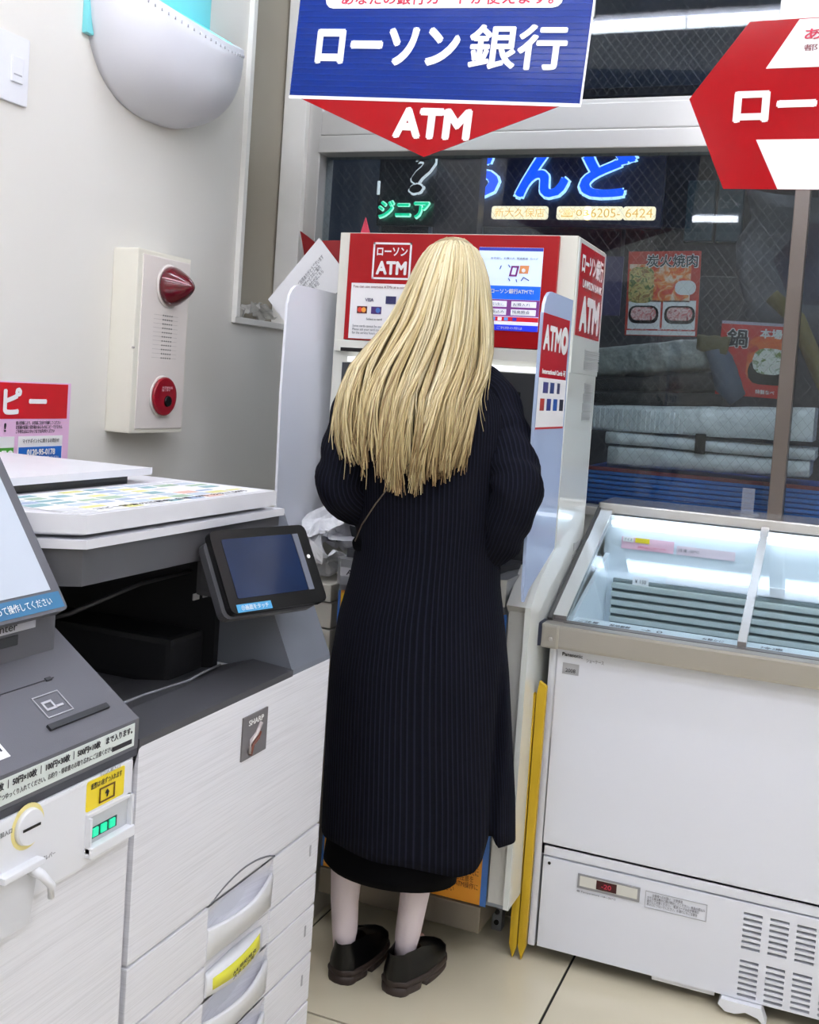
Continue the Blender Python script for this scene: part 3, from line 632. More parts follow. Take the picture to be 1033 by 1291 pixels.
text(fz, '        お客様へのお願い    注意事項\nガラス扉は静かに開け閉めしてください。商品の詰込み\n過ぎにご注意ください。  電源コードは必ず専用の\n差込口につないでください。水漏れにもご注意を', M('ink_grey', (110, 110, 116), .6), (-.262, Y0-.0045, .199), EX, .12, .027)
MB().disc((-.538, Y0-.004, .226), (0, -1, 0), .0035, .001, 12).build('screw', black, fz)
text(fz, 'Panasonic', ink, (-.522, Y0-.0045, .691), EX, .045, .008, bold=.03)
text(fz, 'ショーケース', M('ink_grey', (110, 110, 116), .6), (-.472, Y0-.0045, .684), EX, .038, .008)
card(fz, 'rating_plate', M('plate_grey', (176, 176, 180), .35, metal=.3), (-.524, Y0-.0042, .660), EX, .036, .024, th=.001)
text(fz, '2008', ink, (-.524, Y0-.0052, .657), EX, .022, .008)
# feet
for x in (-.115, .85):
    f_ = MB(); f_.poly([(x-.04, 2.262, .034), (x-.045, 2.262, .022), (x-.03, 2.262, .010), (x-.01, 2.262, .010), (x+.01, 2.262, .018), (x+.035, 2.262, .012), (x+.048, 2.262, 0.0), (x+.052, 2.262, .004), (x+.04, 2.262, .034)], (0, .03, 0))
    f_.build('foot', white, fz)
MB().box(-.30, -.17, 2.285, 2.3, .024, .034).build('skid', white, fz)
# bumper
MB().box(-.59, X1, 2.245, 2.285, .706, .757, .006).build('bumper', steeld, fz)
MB().box(-.586, -.548, 2.243, 2.287, .705, .758, .006).build('bumper_end', steeld, fz)
MB().box(-.607, -.585, 2.243, 2.30, .706, .758, .009).build('end_cap', M('cap_navy', (24, 30, 52), .35), fz)
MB().disc((-.5645, 2.243, .727), (0, -1, 0), .0045, .003, 14).build('screw', steel, fz)
MB().box(-.59, X1, 2.285, 2.315, .72, .757, .003).build('rail', darkrail, fz)
# sloped frame + glass
def slope(x0, x1, ya, za, yb, zb, t): return MB().poly([(x0, ya, za), (x1, ya, za), (x1, yb, zb), (x0, yb, zb)], (0, .4*t, -.92*t))
slope(-.578, -.548, 2.30, .768, 2.715, .972, .022).build('side_frame', steel, fz)
slope(-.588, -.577, 2.29, .762, 2.72, .975, .026).build('side_gasket', M('gasket_dark', (70, 70, 70), .5), fz)
slope(-.186, -.168, 2.30, .768, 2.715, .968, .018).build('glass_divider', steel, fz)
slope(.60, .62, 2.30, .768, 2.715, .968, .018).build('glass_divider', steel, fz)
fg = glass_mat('freezer_glass', (246, 250, 251), refl=.045, rough=.02)
slope(-.548, -.186, 2.30, .764, 2.715, .962, .005).build('glass_lid', fg, fz)
slope(-.168, .60, 2.30, .764, 2.715, .962, .005).build('glass_lid', fg, fz)
slope(.62, X1-.02, 2.30, .764, 2.715, .962, .005).build('glass_lid', fg, fz)
MB().poly([(-.574, 2.32, .757), (-.574, 2.71, .757), (-.574, 2.71, .945)], (.006, 0, 0)).build('side_glass', fg, fz)
MB().box(-.585, X1, 2.712, 2.895, .958, .985, .004).build('top_deck', steel, fz)
MB().box(-.58, X1, 2.705, 2.73, .936, .957, .002).build('top_gasket', black, fz)
inn = M('freezer_liner', (226, 236, 244), .3, noise_amt=.01)
MB().box(-.56, X1, 2.70, 2.86, .50, .957).build('liner_back', inn, fz)
MB().poly([(-.556, 2.33, .50), (-.556, 2.70, .50), (-.556, 2.70, .86), (-.556, 2.33, .745)], (.01, 0, 0)).build('liner_side', inn, fz)
MB().box(-.556, X1, 2.31, 2.40, .50, .750, .003).build('front_ledge', inn, fz)
MB().box(-.556, X1, 2.40, 2.70, .49, .52).build('liner_floor', inn, fz)
lou = M('louver_grey', (192, 202, 200), .4)
for k in range(6): MB().box(-.53, X1, 2.678, 2.70, .672+k*.021, .685+k*.021, .002).build('louver', lou, fz)
MB().box(-.53, X1, 2.694, 2.702, .665, .80).build('louver_back', M('louver_dark', (116, 128, 130), .5), fz)
MB().box(-.40, X1, 2.690, 2.702, .803, .826, .002).build('air_guide', white, fz)
MB().box(-.54, X1-.04, 2.67, 2.69, .938, .946, .002).build('light_strip', emitter('freezer_light', (236, 245, 255), 6), fz)
pk = card(fz, 'pink_label', M('label_pink', (240, 196, 214), .4), (-.452, 2.698, .892), EX, .13, .030, th=.001, v=V((0, 0, 1)))
card(fz, 'pink_label', M('label_palepink', (234, 216, 226), .4), (-.31, 2.698, .888), EX, .14, .022, th=.001)
card(fz, 'label_patch', yellow, (-.465, 2.6965, .901), EX, .035, .012, th=.001)
card(fz, 'label_patch', wprint, (-.50, 2.6965, .901), EX, .026, .012, th=.001)
text(fz, 'アイス', M('ink_grey', (110, 110, 116), .6), (-.50, 2.6955, .901), EX, .02, .007)
text(fz, 'お早めにお召し上がりください', inkred, (-.44, 2.6965, .885), EX, .07, .006)
text(fz, '冷凍 -20℃', M('ink_grey', (110, 110, 116), .6), (-.35, 2.6965, .889), EX, .05, .008)
card(fz, 'price_card', paper, (-.46, 2.688, .80), EX, .04, .022, th=.001)
text(fz, '¥ 150', ink, (-.46, 2.687, .80), EX, .028, .01)
for k, (x, s_) in enumerate(((-.51, 'ご注意'), (-.44, '開閉厳禁'), (-.37, '→ 0'), (-.24, 'お静かに'), (-.12, '冷凍'))):
    text(fz, s_, M('ink_grey', (110, 110, 116), .6), (x, 2.355, .7505), EX, .045, .022, v=(0, 1, 0))
# clear acrylic stand on deck
o = MB().box(-.245, -.215, 2.80, 2.803, .986, 1.05).box(-.27, -.20, 2.79, 2.83, .9855, .989).build('acrylic_stand', glass_mat('acrylic', (236, 240, 246), refl=.08, haze=.12)); tag(o, 'small clear acrylic stand on the freezer deck by the mullion', 'stand')
# yellow boards between atm and freezer
for k, (x, lab) in enumerate(((-.603, 'left of two narrow yellow boards stored beside the freezer'), (-.583, 'right of two narrow yellow boards stored beside the freezer'))):
    b2 = MB().poly([(x-.009, 2.265, .030), (x+.0, 2.265, .0), (x+.008, 2.265, .030), (x+.013+.003*k, 2.245, .60+.02*k), (x+.0, 2.245, .61+.02*k), (x-.004, 2.245, .60)], (0, .012, 0))
    o = b2.build('yellow_board', ybamboo); tag(o, lab, 'board')
# ================================================================== banners
def banner(name, label, O, u, v, th):
    t = thing(name, label, 'sign', O); return t
a = math.radians(-3.4); bu = V((math.cos(a), 0, math.sin(a))); bv = V((-math.sin(a), 0, math.cos(a)))
BL = V((-1.232, 2.15, 1.872))
def B(x, z): return BL + bu*x + bv*z
bw = .670
bb = thing('hanging_banner', 'hanging blue bank banner with red pointer above the cash machine', 'sign', (-.9, 2.15, 1.74))
MB().poly([B(0, 0), B(bw, 0), B(bw, .52), B(0, .52)], (0, .004, 0)).build('blue_board', banblue, bb)
MB().poly([B(.028, -.003), B(bw-.045, -.003), B(.342, -.118)], (0, .003, 0)).build('red_pointer', banred, bb)
MB().poly([B(0, -.004), B(bw, -.004), B(bw, .003), B(0, .003)], (0, -.001, 0)).build('white_edge', wprint, bb)
MB().poly([B(bw-.003, 0), B(bw+.001, 0), B(bw+.001, .52), B(bw-.003, .52)], (0, -.001, 0)).build('white_edge', wprint, bb)
rl = MB()
for k in range(40): rl.poly([B(0, .012+k*.0125), B(bw, .012+k*.0125), B(bw, .0145+k*.0125), B(0, .0145+k*.0125)], (0, -.0006, 0))
rl.build('corrugation', M('banner_blue_ridge', (4, 46, 134), .3, spec=.2), bb)
card(bb, 'white_caption', wprint, B(.335, .272), bu, .54, .16, v=bv, th=.001, off=.0008, r=.02)
text(bb, 'ローソン', wprint, B(.224, .112), bu, .340, .082, bold=.055, v=bv, off=.0015)
text(bb, '銀行', wprint, B(.520, .113), bu, .212, .092, bold=.028, v=bv, off=.0015)
text(bb, 'ATM', wprint, B(.352, -.048), bu, .178, .066, bold=.06, v=bv, off=.0015)
text(bb, 'あなたの銀行カードが使えます。', inkred, B(.345, .212), bu, .48, .026, bold=.02, v=bv, off=.0025)
for x in (.1, .57): MB().tube([B(x, .52), B(x, .52)+V((0, 0, .31))], .002, 5).build('cord', white, bb)
# right arrow banner
Yr = 1.9
rb = thing('arrow_banner', 'red and white arrow shaped bank banner hanging at right', 'sign', (.0, Yr, 1.6))
def Rp(x, z): return V((x, Yr, z))
MB().poly([Rp(-.309, 1.769), Rp(-.240, 1.617), Rp(.50, 1.607), Rp(.50, 1.90), Rp(-.219, 1.894)], (0, .004, 0)).build('red_board', banred, rb)
def wht(pts): MB().poly([Rp(*p) for p in pts], (0, -.001, 0)).build('white_field', wprint, rb)
wht([(-.140, 1.893), (-.187, 1.815), (.5, 1.812), (.5, 1.9)])
wht([(-.207, 1.744), (-.178, 1.617), (.5, 1.608), (.5, 1.739)]) if False else wht([(-.193, 1.698), (-.152, 1.616), (.5, 1.607), (.5, 1.694)])
text(rb, 'ローソン銀行', wprint, (-.0215, Yr, 1.7555), EX, .425, .068, bold=.055, off=.0012)
text(rb, 'あなたの銀行カードが使えます', inkred, (.09, Yr, 1.868), EX, .44, .019, bold=.02, off=.0022)
text(rb, '都市銀行・信託銀行・信用金庫・ゆうちょ', M('ink_maroon', (120, 50, 60), .6), (.09, Yr, 1.846), EX, .44, .011, off=.0022)
text(rb, 'ATM', inkred, (.15, Yr, 1.65), EX, .2, .055, bold=.05, off=.0022)
for x in (-.1, .4): MB().tube([Rp(x, 1.895), Rp(x, 2.7)], .002, 5).build('cord', white, rb)
# ================================================================== wall things
# siren box
sb = thing('alarm_box', 'cream wall alarm box with red lamp and red push button', 'alarm', (-1.57, 2.14, 1.09))
MB().box(-1.6, -1.5315, 2.038, 2.246, 1.094, 1.516, .004).build('case', M('alarm_cream', (232, 228, 214), .4, noise_amt=.01), sb)
MB().box(-1.533, -1.529, 2.056, 2.240, 1.104, 1.505, .002).build('face_plate', M('alarm_face', (228, 220, 214), .4, noise_amt=.01), sb)
L = M('alarm_face2', (222, 214, 208), .4)
MB().disc((-1.5285, 2.158, 1.441), (1, 0, 0), .052, .004, 28, .048).build('lamp_seat', L, sb)
R = []
for k, (x, r) in enumerate(((0, .046), (.006, .047), (.016, .044), (.03, .036), (.045, .026), (.056, .016), (.063, .007), (.065, .001))):
    R.append([V((-1.5245+x, 2.158+r*math.cos(t), 1.441+r*math.sin(t))) for t in [2*math.pi*i/28 for i in range(28)]])
MB().rings(R).build('lamp_lens', redlens, sb)
MB().tube([V((-1.5245+x, 2.158-r*.94, 1.441+r*.34)) for x, r in ((.006, .047), (.016, .0445), (.03, .0365), (.045, .0265), (.062, .008))], .0016, 6).build('lens_seam', M('lens_edge', (230, 180, 190), .3), sb)
hs = MB()
for r in range(11):
    hs.box(-1.5295, -1.5285, 2.105, 2.20, 1.371-r*.0100, 1.3718-r*.0100)
hs.build('speaker_grooves', M('groove', (190, 182, 176), .5), sb)
ht = MB()
for r in range(11):
    for c_ in range(5): ht.disc((-1.5288, 2.141+c_*.0085, 1.3714-r*.0100), (1, 0, 0), .0016, .0008, 6)
ht.build('speaker_holes', blackm, sb)['kind'] = 'stuff'
MB().disc((-1.5285, 2.152, 1.181), (1, 0, 0), .050, .003, 28, .047).build('button_seat', L, sb)
R = []
for (x, r) in ((0, .044), (.006, .046), (.009, .043), (.007, .038), (.008, .02), (.008, .001)):
    R.append([V((-1.5255+x, 2.152+r*math.cos(t), 1.181+r*math.sin(t))) for t in [2*math.pi*i/28 for i in range(28)]])
MB().rings(R).build('button_disc', reddisc, sb)
MB().disc((-1.5175, 2.160, 1.170), (1, 0, 0), .0135, .004, 20, .012).build('push_button', black, sb)
text(sb, '火災報知器\n強く押す', M('lens_edge', (230, 180, 190), .3), (-1.5175, 2.156, 1.199), EY, .042, .012)
MB().tube([(-1.531, 2.038, 1.29), (-1.531, 2.034, 1.29)], .003, 6).build('latch', steel, sb)
# switch
sw = thing('wall_switch', 'white wall switch plate at the top left', 'switch', (-1.6, 1.66, 1.75))
MB().box(-1.6, -1.592, 1.60, 1.735, 1.75, 1.882, .003).build('plate', white, sw)
MB().box(-1.593, -1.588, 1.685, 1.717, 1.79, 1.84, .002).build('rocker', white, sw)
MB().box(-1.5885, -1.5875, 1.69, 1.712, 1.803, 1.806).build('indicator', M('ink_lightgrey', (170, 170, 176), .6), sw)
# bowl shaped wall lamp
wl = thing('wall_lamp', 'white bowl shaped wall lamp with cyan glow near the top', 'lamp', (-1.6, 2.2, 1.8))
def bowl(cx, cy, cz, rx, ry, rz, zr, n=40, k=16, inner=0):
    R = []
    for j in range(k+1):
        ph = j/k*math.pi/2
        e = .72
        zz = cz + zr*0 - rz*math.cos(ph)**e if j < k else cz
        rr = math.sin(ph)**.8
        R.append([V((cx + rx*rr*math.sin(math.pi*i/n)**.75, cy - ry*rr*(-math.cos(math.pi*i/n)) , zz + .082*(1-(cx*0+rr*math.sin(math.pi*i/n)))*(j/k)**2*1.0)) for i in range(n+1)])
    return R
DC = (-1.6, 2.15, 2.017)
MB().rings(bowl(*DC, .167, .256, .194, 0), close=False, cap=False).build('bowl', lampg, wl)
o = wl.children[0] if wl.children else None
for c_ in [q for q in bpy.data.objects if q.parent == wl]:
    md = c_.modifiers.new('thickness', 'SOLIDIFY'); md.thickness = .006; md.offset = -1
dm = MB()
for i in range(6, 36):
    a = math.pi*i/40
    r0 = V((-1.6+.167*math.sin(a)**.75+.0005, 2.15+.256*math.cos(a), 2.017-.016+.082*(1-math.sin(a))))
    dm.tube([r0-V((0, 0, .003)), r0+V((0, 0, .003))], .0016, 5)
dm.build('dotted_line', M('ink_lightgrey', (170, 170, 176), .6), wl)['kind'] = 'stuff'
MB().box(-1.6, -1.585, 1.893, 2.35, 1.95, 2.45, .004).build('glow_back_plate', M('painted_cyan_glow', (120, 205, 210), .3), wl)  # lamp's cyan glow on the wall is put into this plate's colour
MB().tube([(-1.52, 2.00, 2.05), (-1.52, 2.34, 2.05)], .014, 10).build('cyan_tube', emitter('cyan_glow', (60, 225, 240), 5), wl)
# wall poster
wp = thing('copy_poster', 'red and pink copy service poster on the wall behind the copier', 'poster', (-1.6, 1.75, 1.0))
XP = -1.5995
card(wp, 'sheet', pinkp, (XP, 1.65, 1.08), EY, .53, .24, th=.001)
card(wp, 'red_header', redp, (XP+.001, 1.645, 1.1605), EY, .52, .074, th=.0008)
for ch_, y_, w_, h_ in (('コ', 1.655, .05, .048), ('ピ', 1.738, .052, .056), ('ー', 1.812, .054, .0105)): text(wp, ch_, wprint, (XP+.002, y_, 1.160), EY, w_, h_, bold=.05)
text(wp, '!', ink, (XP+.001, 1.722, 1.106), EY, .006, .018, bold=.02)
text(wp, '写真・証明書がすぐ', ink, (XP+.001, 1.645, 1.106), EY, .12, .016)
text(wp, '個人情報により、お客様ご自身で印刷してください\nお客様の原稿で著作権のあるものはコピーできません\nご不明な点はスタッフまでお声がけください', ink, (XP+.001, 1.822, 1.106), EY, .14, .026)
card(wp, 'white_box', wprint, (XP+.001, 1.828, 1.048), EY, .134, .078, th=.0006)
card(wp, 'blue_box', bluel, (XP+.0018, 1.828, 1.038), EY, .130, .052, th=.0006)
text(wp, 'マイナポイントに関するお問合せ', ink, (XP+.002, 1.828, 1.077), EY, .11, .009)
text(wp, '0120-95-0178', wprint, (XP+.003, 1.828, 1.053), EY, .085, .013, bold=.04)
text(wp, '音声ガイダンスに従って番号を押してください\n平日 9:30~20:00 土日祝 9:30~17:30\n（年末年始を除く）', wprint, (XP+.003, 1.828, 1.032), EY, .11, .024)
card(wp, 'white_box', wprint, (XP+.001, 1.70, 1.048), EY, .10, .078, th=.0006)
card(wp, 'green_box', greenp, (XP+.0018, 1.70, 1.038), EY, .096, .052, th=.0006)
text(wp, '50', wprint, (XP+.003, 1.729, 1.045), EY, .036, .028, bold=.05)
# ================================================================== copier
cp = thing('copier', 'white and grey multifunction copier with open output tray', 'copier', (-1.15, 1.47, 0))
CX = -.85
MB().box(-1.5, -.872, 1.19, 1.757, .012, .70, .004).build('body', white, cp)
MB().box(-.874, CX, 1.19, 1.757, .436, .745, .006).build('front_cover', brush, cp)
HY0, HY1 = 1.39, 1.587
def drawer(z0, z1, pocket, tab=False, sticker=False):
    d = MB().box(-.874, CX, 1.19, HY0, z0, z1, .003).box(-.874, CX, HY1, 1.757, z0, z1, .003)
    n = 12; R1 = []; R2 = []
    # pocket: concave back sheet from top edge bulging in, and a bowed grip along the bottom
    rows_ = 8
    for k in range(rows_+1):
        t = k/rows_; ring = []
        for i in range(n+1):
            s = i/n; bow = math.sin(math.pi*s)
            dep = .026*math.sin(math.pi*min(1, t*1.15))*(.35+.65*bow) if pocket else .002
            ring.append(V((CX-.001-dep, HY0+(HY1-HY0)*s, z1-(z1-z0)*t)))
        R1.append(ring)
    d.rings(R1, close=False, cap=False)
    o = d.build('drawer', brush, cp)
    if pocket:
        g = MB(); Rg = []
        for i in range(n+1):
            s = i/n; bow = math.sin(math.pi*s)
            y = HY0+(HY1-HY0)*s; zb = z0+.006; zt = z0+(z1-z0)*(.62+.10*s)-.004*bow
            xf = CX+.002+.015*bow
            Rg.append([V((CX-.024, y, zb)), V((CX+.0005+.004*bow, y, zb)), V((xf, y, zt-.004)), V((xf-.002, y, zt)), V((xf-.006, y, zt-.001)), V((CX-.018, y, zb+.010))])
        g.rings(Rg); g.build('handle', white, o)
    if tab:
        MB().box(CX-.002, CX+.0008, 1.722, 1.727, (z0+z1)/2-.004, (z0+z1)/2+.016).build('level_window', M('ink_lightgrey', (120, 120, 126), .6), o)
    return o
drawer(.343, .433, True, True)
d2 = drawer(.284, .340, False)
drawer(.194, .281, True, True)
drawer(.100, .190, True, True)
drawer(.014, .096, True)
# bowed cut over first pocket
m = MB(); R = []
for i in range(13):
    s = i/12; y = HY0+.004+(HY1-HY0)*s; z = .436+.020*math.sin(math.pi*s)**.8
    R.append([V((CX-.004, y, z-.0016)), V((CX+.0006, y, z-.0016)), V((CX+.0006, y, z+.0016)), V((CX-.004, y, z+.0016))])
m.rings(R); m.build('cover_cutout', M('gap_grey', (120, 122, 130), .5), cp)
# second drawer handle with yellow sticker
m = MB(); R = []
for i in range(13):
    s = i/12; bow = math.sin(math.pi*s); y = HY0+(HY1-.03-HY0)*s
    R.append([V((CX, y, .290)), V((CX+.004+.014*bow, y, .292)), V((CX+.004+.008*bow, y, .318+.01*s)), V((CX, y, .330+.004*bow))])
m.rings(R); h2 = m.build('handle', white, d2)
m = MB(); R = []
for i in range(11):
    s = .08+.84*i/10; bow = math.sin(math.pi*s); y = HY0+(HY1-.03-HY0)*s
    a_, b_ = V((CX+.0047+.0128*bow, y, .299)), V((CX+.0047+.0088*bow, y, .316+.009*s))
    R.append([a_, b_, b_-V((.001, 0, 0)), a_-V((.001, 0, 0))])
m.rings(R); m.build('yellow_sticker', M('sticker_lime', (226, 222, 70), .4), d2)
text(d2, 'A4 用紙補充\nスタッフ用', ink, (CX+.020, 1.475, .3095), V((0, 1, .1)), .07, .014, off=.0001)
# emblem
em = card(cp, 'emblem', M('emblem_grey', (120, 116, 118), .3, metal=.4), (CX+.0002, 1.4935, .675), EY, .076, .070, th=.0025)
text(em, 'SHARP', wprint, (CX+.0027, 1.4935, .698), EY, .046, .009, bold=.03)
MB().tube([(CX+.0035, 1.477, .648), (CX+.0035, 1.481, .668), (CX+.0035, 1.498, .676), (CX+.0035, 1.510, .690)], .004, 6).build('swoosh', M('emblem_light', (200, 190, 188), .3, metal=.3), em)
MB().tube([(CX+.0035, 1.481, .644), (CX+.0035, 1.487, .660), (CX+.0035, 1.502, .666), (CX+.0035, 1.508, .676)], .0035, 6).build('swoosh', M('emblem_brown', (120, 66, 50), .3), em)
# tray deck, cavity, column, scanner
tr_ = MB().poly([(CX, 1.19, .742), (CX, 1.19, .752), (-.93, 1.19, .758), (-1.0, 1.19, .735), (-1.1, 1.19, .72), (-1.42, 1.19, .72), (-1.42, 1.19, .70), (-.86, 1.19, .70)], (0, .425, 0)).build('output_tray', grayp, cp)
MB().tube([(-.985, 1.20, .742), (-.985, 1.38, .742), (-.955, 1.46, .752), (-.955, 1.50, .756), (-.985, 1.60, .742)], .0022, 6).build('tray_edge', M('edge_grey', (140, 140, 146), .4), cp)
MB().poly([(CX, 1.615, .742), (-.852, 1.615, .750), (-.965, 1.615, 1.0), (-1.42, 1.615, 1.0), (-1.42, 1.615, .742)], (0, .142, 0)).build('column', grayc, cp)
cvb = MB().box(-1.45, -1.40, 1.19, 1.62, .70, .95).box(-1.42, -1.0, 1.600, 1.614, .72, .945).box(-1.38, -1.02, 1.50, 1.6, .72, .80, .01)
cvb.build('cavity_wall', cav, cp)
MB().tube([(-1.30, 1.22, .80), (-1.1, 1.34, .86), (-1.06, 1.46, .895), (-1.05, 1.59, .90)], .004, 6).build('paper_guide', M('guide_grey', (50, 50, 54), .4), cp)
for y in (1.535, 1.565): MB().box(-1.0, -.998, y-.010, y+.008, .865, .876).build('label', M('ink_lightgrey', (170, 170, 176), .6), cp)
sc_ = MB().poly([(-1.02, 1.14, .945), (-.955, 1.185, .945), (-.955, 1.722, .945), (-1.45, 1.722, .945), (-1.45, 1.14, .945)], (0, 0, .052))
sc_.build('scanner_unit', M('scanner_grey', (78, 78, 82), .4, noise_amt=.02), cp)
MB().poly([(-1.02, 1.135, .997), (-.948, 1.183, .997), (-.948, 1.728, .997), (-1.46, 1.728, .997), (-1.46, 1.135, .997)], (0, 0, .012)).build('scanner_trim', M('trim_lilac', (222, 222, 228), .35), cp)
MB().disc((-.990, 1.158, .975), (.57, -.82, 0), .002, .001, 10).build('screw', steel, cp)
lid = MB().poly([(-1.03, 1.15, 1.013), (-.965, 1.195, 1.013), (-.965, 1.690, 1.013), (-1.46, 1.690, 1.013), (-1.46, 1.15, 1.013)], (0, 0, .004))
lid.poly([(-1.04, 1.135, 1.017), (-.952, 1.185, 1.017), (-.952, 1.702, 1.017), (-1.46, 1.702, 1.017), (-1.46, 1.135, 1.017)], (0, 0, .026))
ld = lid.build('platen_lid', M('lid_lilac', (226, 226, 232), .35), cp)
MB().box(-1.50, -1.17, 1.14, 1.56, 1.043, 1.058).build('feeder_gap', black, cp)
MB().poly([(-1.50, 1.136, 1.056), (-1.155, 1.136, 1.058), (-1.155, 1.61, 1.058), (-1.5, 1.61, 1.056)], (0, 0, .012)).build('feeder_cover', M('lid_lilac', (226, 226, 232), .35), cp)
# notice sheet on lid
nsht = thing('lid_notice', 'laminated price notice with coloured boxes lying on the copier lid', 'notice', (-1.06, 1.43, 1.0435))
U_, V_ = EY, V((-1, 0, 0))
card(nsht, 'sheet', paper, (-1.055, 1.43, 1.0436), U_, .50, .19, v=V_, th=.0006)
random.seed(11)
cols_ = [M('label_lemon', (222, 218, 140), .5), M('label_teal2', (130, 170, 176), .5), M('label_soft', (190, 202, 216), .5), M('label_soft', (190, 202, 216), .5), M('label_sage', (160, 186, 160), .5), M('label_peach', (222, 180, 166), .5), M('label_blue2', (160, 176, 202), .5), M('label_grey2', (206, 206, 210), .5)]
for i in range(9):
    for j in range(7):
        if random.random() < .1: continue
        card(nsht, 'print_box', random.choice(cols_), (-.975-j*.026, 1.205+i*.054, 1.0443), U_, random.uniform(.03, .052), random.uniform(.010, .022), v=V_, th=.0004)
text(nsht, 'コピー料金のご案内  白黒 10円  カラー 50円', ink, (-.975, 1.43, 1.0446), U_, .4, .012, v=V_)
yl = card(None, 'yellow_notice', M('paper_lemon', (230, 232, 120), .5), (-1.18, 1.20, 1.0695), EY, .12, .05, v=V((-1, 0, 0)), th=.001); tag(yl, 'yellow note on the copier feeder cover by the screen', 'notice')
# display panel
A0, A1, A2, A3 = V((-.862, 1.378, .9985)), V((-.862, 1.562, .9985)), V((-.862, 1.715, .872)), V((-.862, 1.490, .872))
pn = V((-.70, 1.548, .93))
dc = V((-.868, 1.543, .935)); nrm = V((.80, -.28, .50)).normalized()
du = EZ.cross(nrm).normalized(); dv = nrm.cross(du)
dw, dh = .205, .140
def D(a_, b_, o_=0): return dc+du*a_+dv*b_+nrm*o_
def rbox(parent, name, mat_, c, w_, h_, th, r): return card(parent, name, mat_, c, du, w_, h_, v=dv, th=th, r=r)
dp = rbox(cp, 'display_panel', black, D(0, 0, -.012), dw, dh, .014, .012)
rbox(dp, 'display_back', grayp, D(-.012, -.008, -.026), dw-.01, dh-.01, .015, .012)
rbox(dp, 'touch_screen', M('screen_off', (26, 40, 70), .08, noise_amt=.4, noise_scale=8, coat=.5), D(-.008, .004, .0022), .150, .100, .0008, .003)
card(dp, 'side_strip', M('strip_grey', (100, 104, 116), .3), D(.0745, .004, .0022), du, .012, .100, v=dv, th=.0008)
MB().disc(D(.090, .012, .002), nrm, .0035, .001, 12).build('lamp', wprint, dp)
card(dp, 'blue_label', M('label_cyan', (70, 150, 196), .4), D(-.055, -.062, .0022), du, .07, .013, v=dv, th=.0008)
text(dp, '①画面をタッチ', wprint, D(-.055, -.062, .003), du, .055, .008, v=dv)
MB().box(-.98, -.90, 1.50, 1.60, .88, .95, .01).build('display_arm', grayp, cp)
# ================================================================== coin kiosk
ck = thing('coin_kiosk', 'white and grey coin payment kiosk with tilted screen, left of the copier', 'kiosk', (-1.1, .95, 0))
KX = -.842; K0, K1 = .60, 1.168
MB().box(-1.35, KX, K0, K1, .012, .745, .006).build('body', brush, ck)
MB().poly([(KX+.002, K0, .748), (KX+.002, K0, .788), (-.85, K0, .794), (-.993, K0, .893), (-1.02, K0, .90), (-1.35, K0, .90), (-1.35, K0, .745)], (0, K1+.004-K0, 0)).build('sloped_top', M('kiosk_grey', (94, 94, 100), .42, noise_amt=.03, bump=.06, bump_scale=500), ck)
MB().box(KX-.01, KX+.0025, K0, K1+.003, .738, .748, .001).build('dark_gap', M('gap_dark', (60, 62, 70), .5), ck)
MB().box(-1.15, -.957, K0, 1.14, .85, .94, .004).build('neck', M('neck_grey', (86, 86, 92), .45), ck)
MB().box(-.958, -.955, .90, 1.10, .905, .922, .001).build('neck_label', M('label_lilac', (190, 190, 200), .4), ck)
text(ck, 'Printer', ink, (-.9545, 1.04, .9135), EY, .05, .010)
MB().box(-.958, -.9555, .93, 1.07, .888, .901, .001).build('neck_slot', M('slot_dark', (40, 42, 46), .5), ck)
fu, fvv = EY, V((-.823, 0, .568)).normalized()
# label strip along the top front edge
card(ck, 'label_strip', M('strip_pale', (222, 230, 226), .4), (KX+.0022, .91, .7685), EY, .505, .030, th=.0008)
text(ck, '10円×2枚 │ 50円×10枚 │ 100円×30枚 │ 500円×10枚    まで入ります。', ink, (KX+.0030, 1.025, .7765), EY, .262, .010, bold=.02)
text(ck, '投入口に硬貨を1枚ずつゆっくり入れてください。お釣り・領収書のお取り忘れにご注意ください。', ink, (KX+.0030, .995, .7635), EY, .25, .007)
card(ck, 'strip_dark', ink, (KX+.0030, 1.137, .761), EY, .04, .006, th=.0004)
sl = V((-.143, 0, .099)).normalized(); TP = lambda y, t: V((-.85, y, .794))+sl*t
o = MB(); o.poly([TP(1.03, .018), TP(1.14, .018), TP(1.14, .026), TP(1.03, .026)], (0.002, 0, .003)); o.build('groove', M('slot_dark', (40, 42, 46), .5), ck)
o = MB(); o.poly([TP(.99, .088), TP(1.10, .088), TP(1.10, .089), TP(.99, .089)], (0.0005, 0, .0008)); o.poly([TP(.995, .086), TP(1.005, .086), TP(1.005, .091), TP(.995, .091)], (0.001, 0, .0015)); o.poly([TP(1.085, .086), TP(1.095, .086), TP(1.095, .091), TP(1.085, .091)], (0.001, 0, .0015)); o.build('card_slot', M('slot_dark', (40, 42, 46), .5), ck)
frame_card(ck, 'icon_frame', M('icon_grey', (190, 190, 196), .4), TP(1.065, .052), EY, .046, .034, .0012, v=sl)
frame_card(ck, 'icon', M('icon_grey', (190, 190, 196), .4), TP(1.058, .052), EY, .018, .014, .003, v=sl)
MB().poly([TP(1.068, .046), TP(1.08, .046), TP(1.08, .049), TP(1.068, .049)], (.0006, 0, .001)).build('icon', M('icon_grey', (190, 190, 196), .4), ck)
card(ck, 'corner_label', wprint, TP(.93, .022), EY, .05, .030, v=sl, th=.0006)
text(ck, '▶1', ink, TP(.935, .022), EY, .03, .014, v=sl)
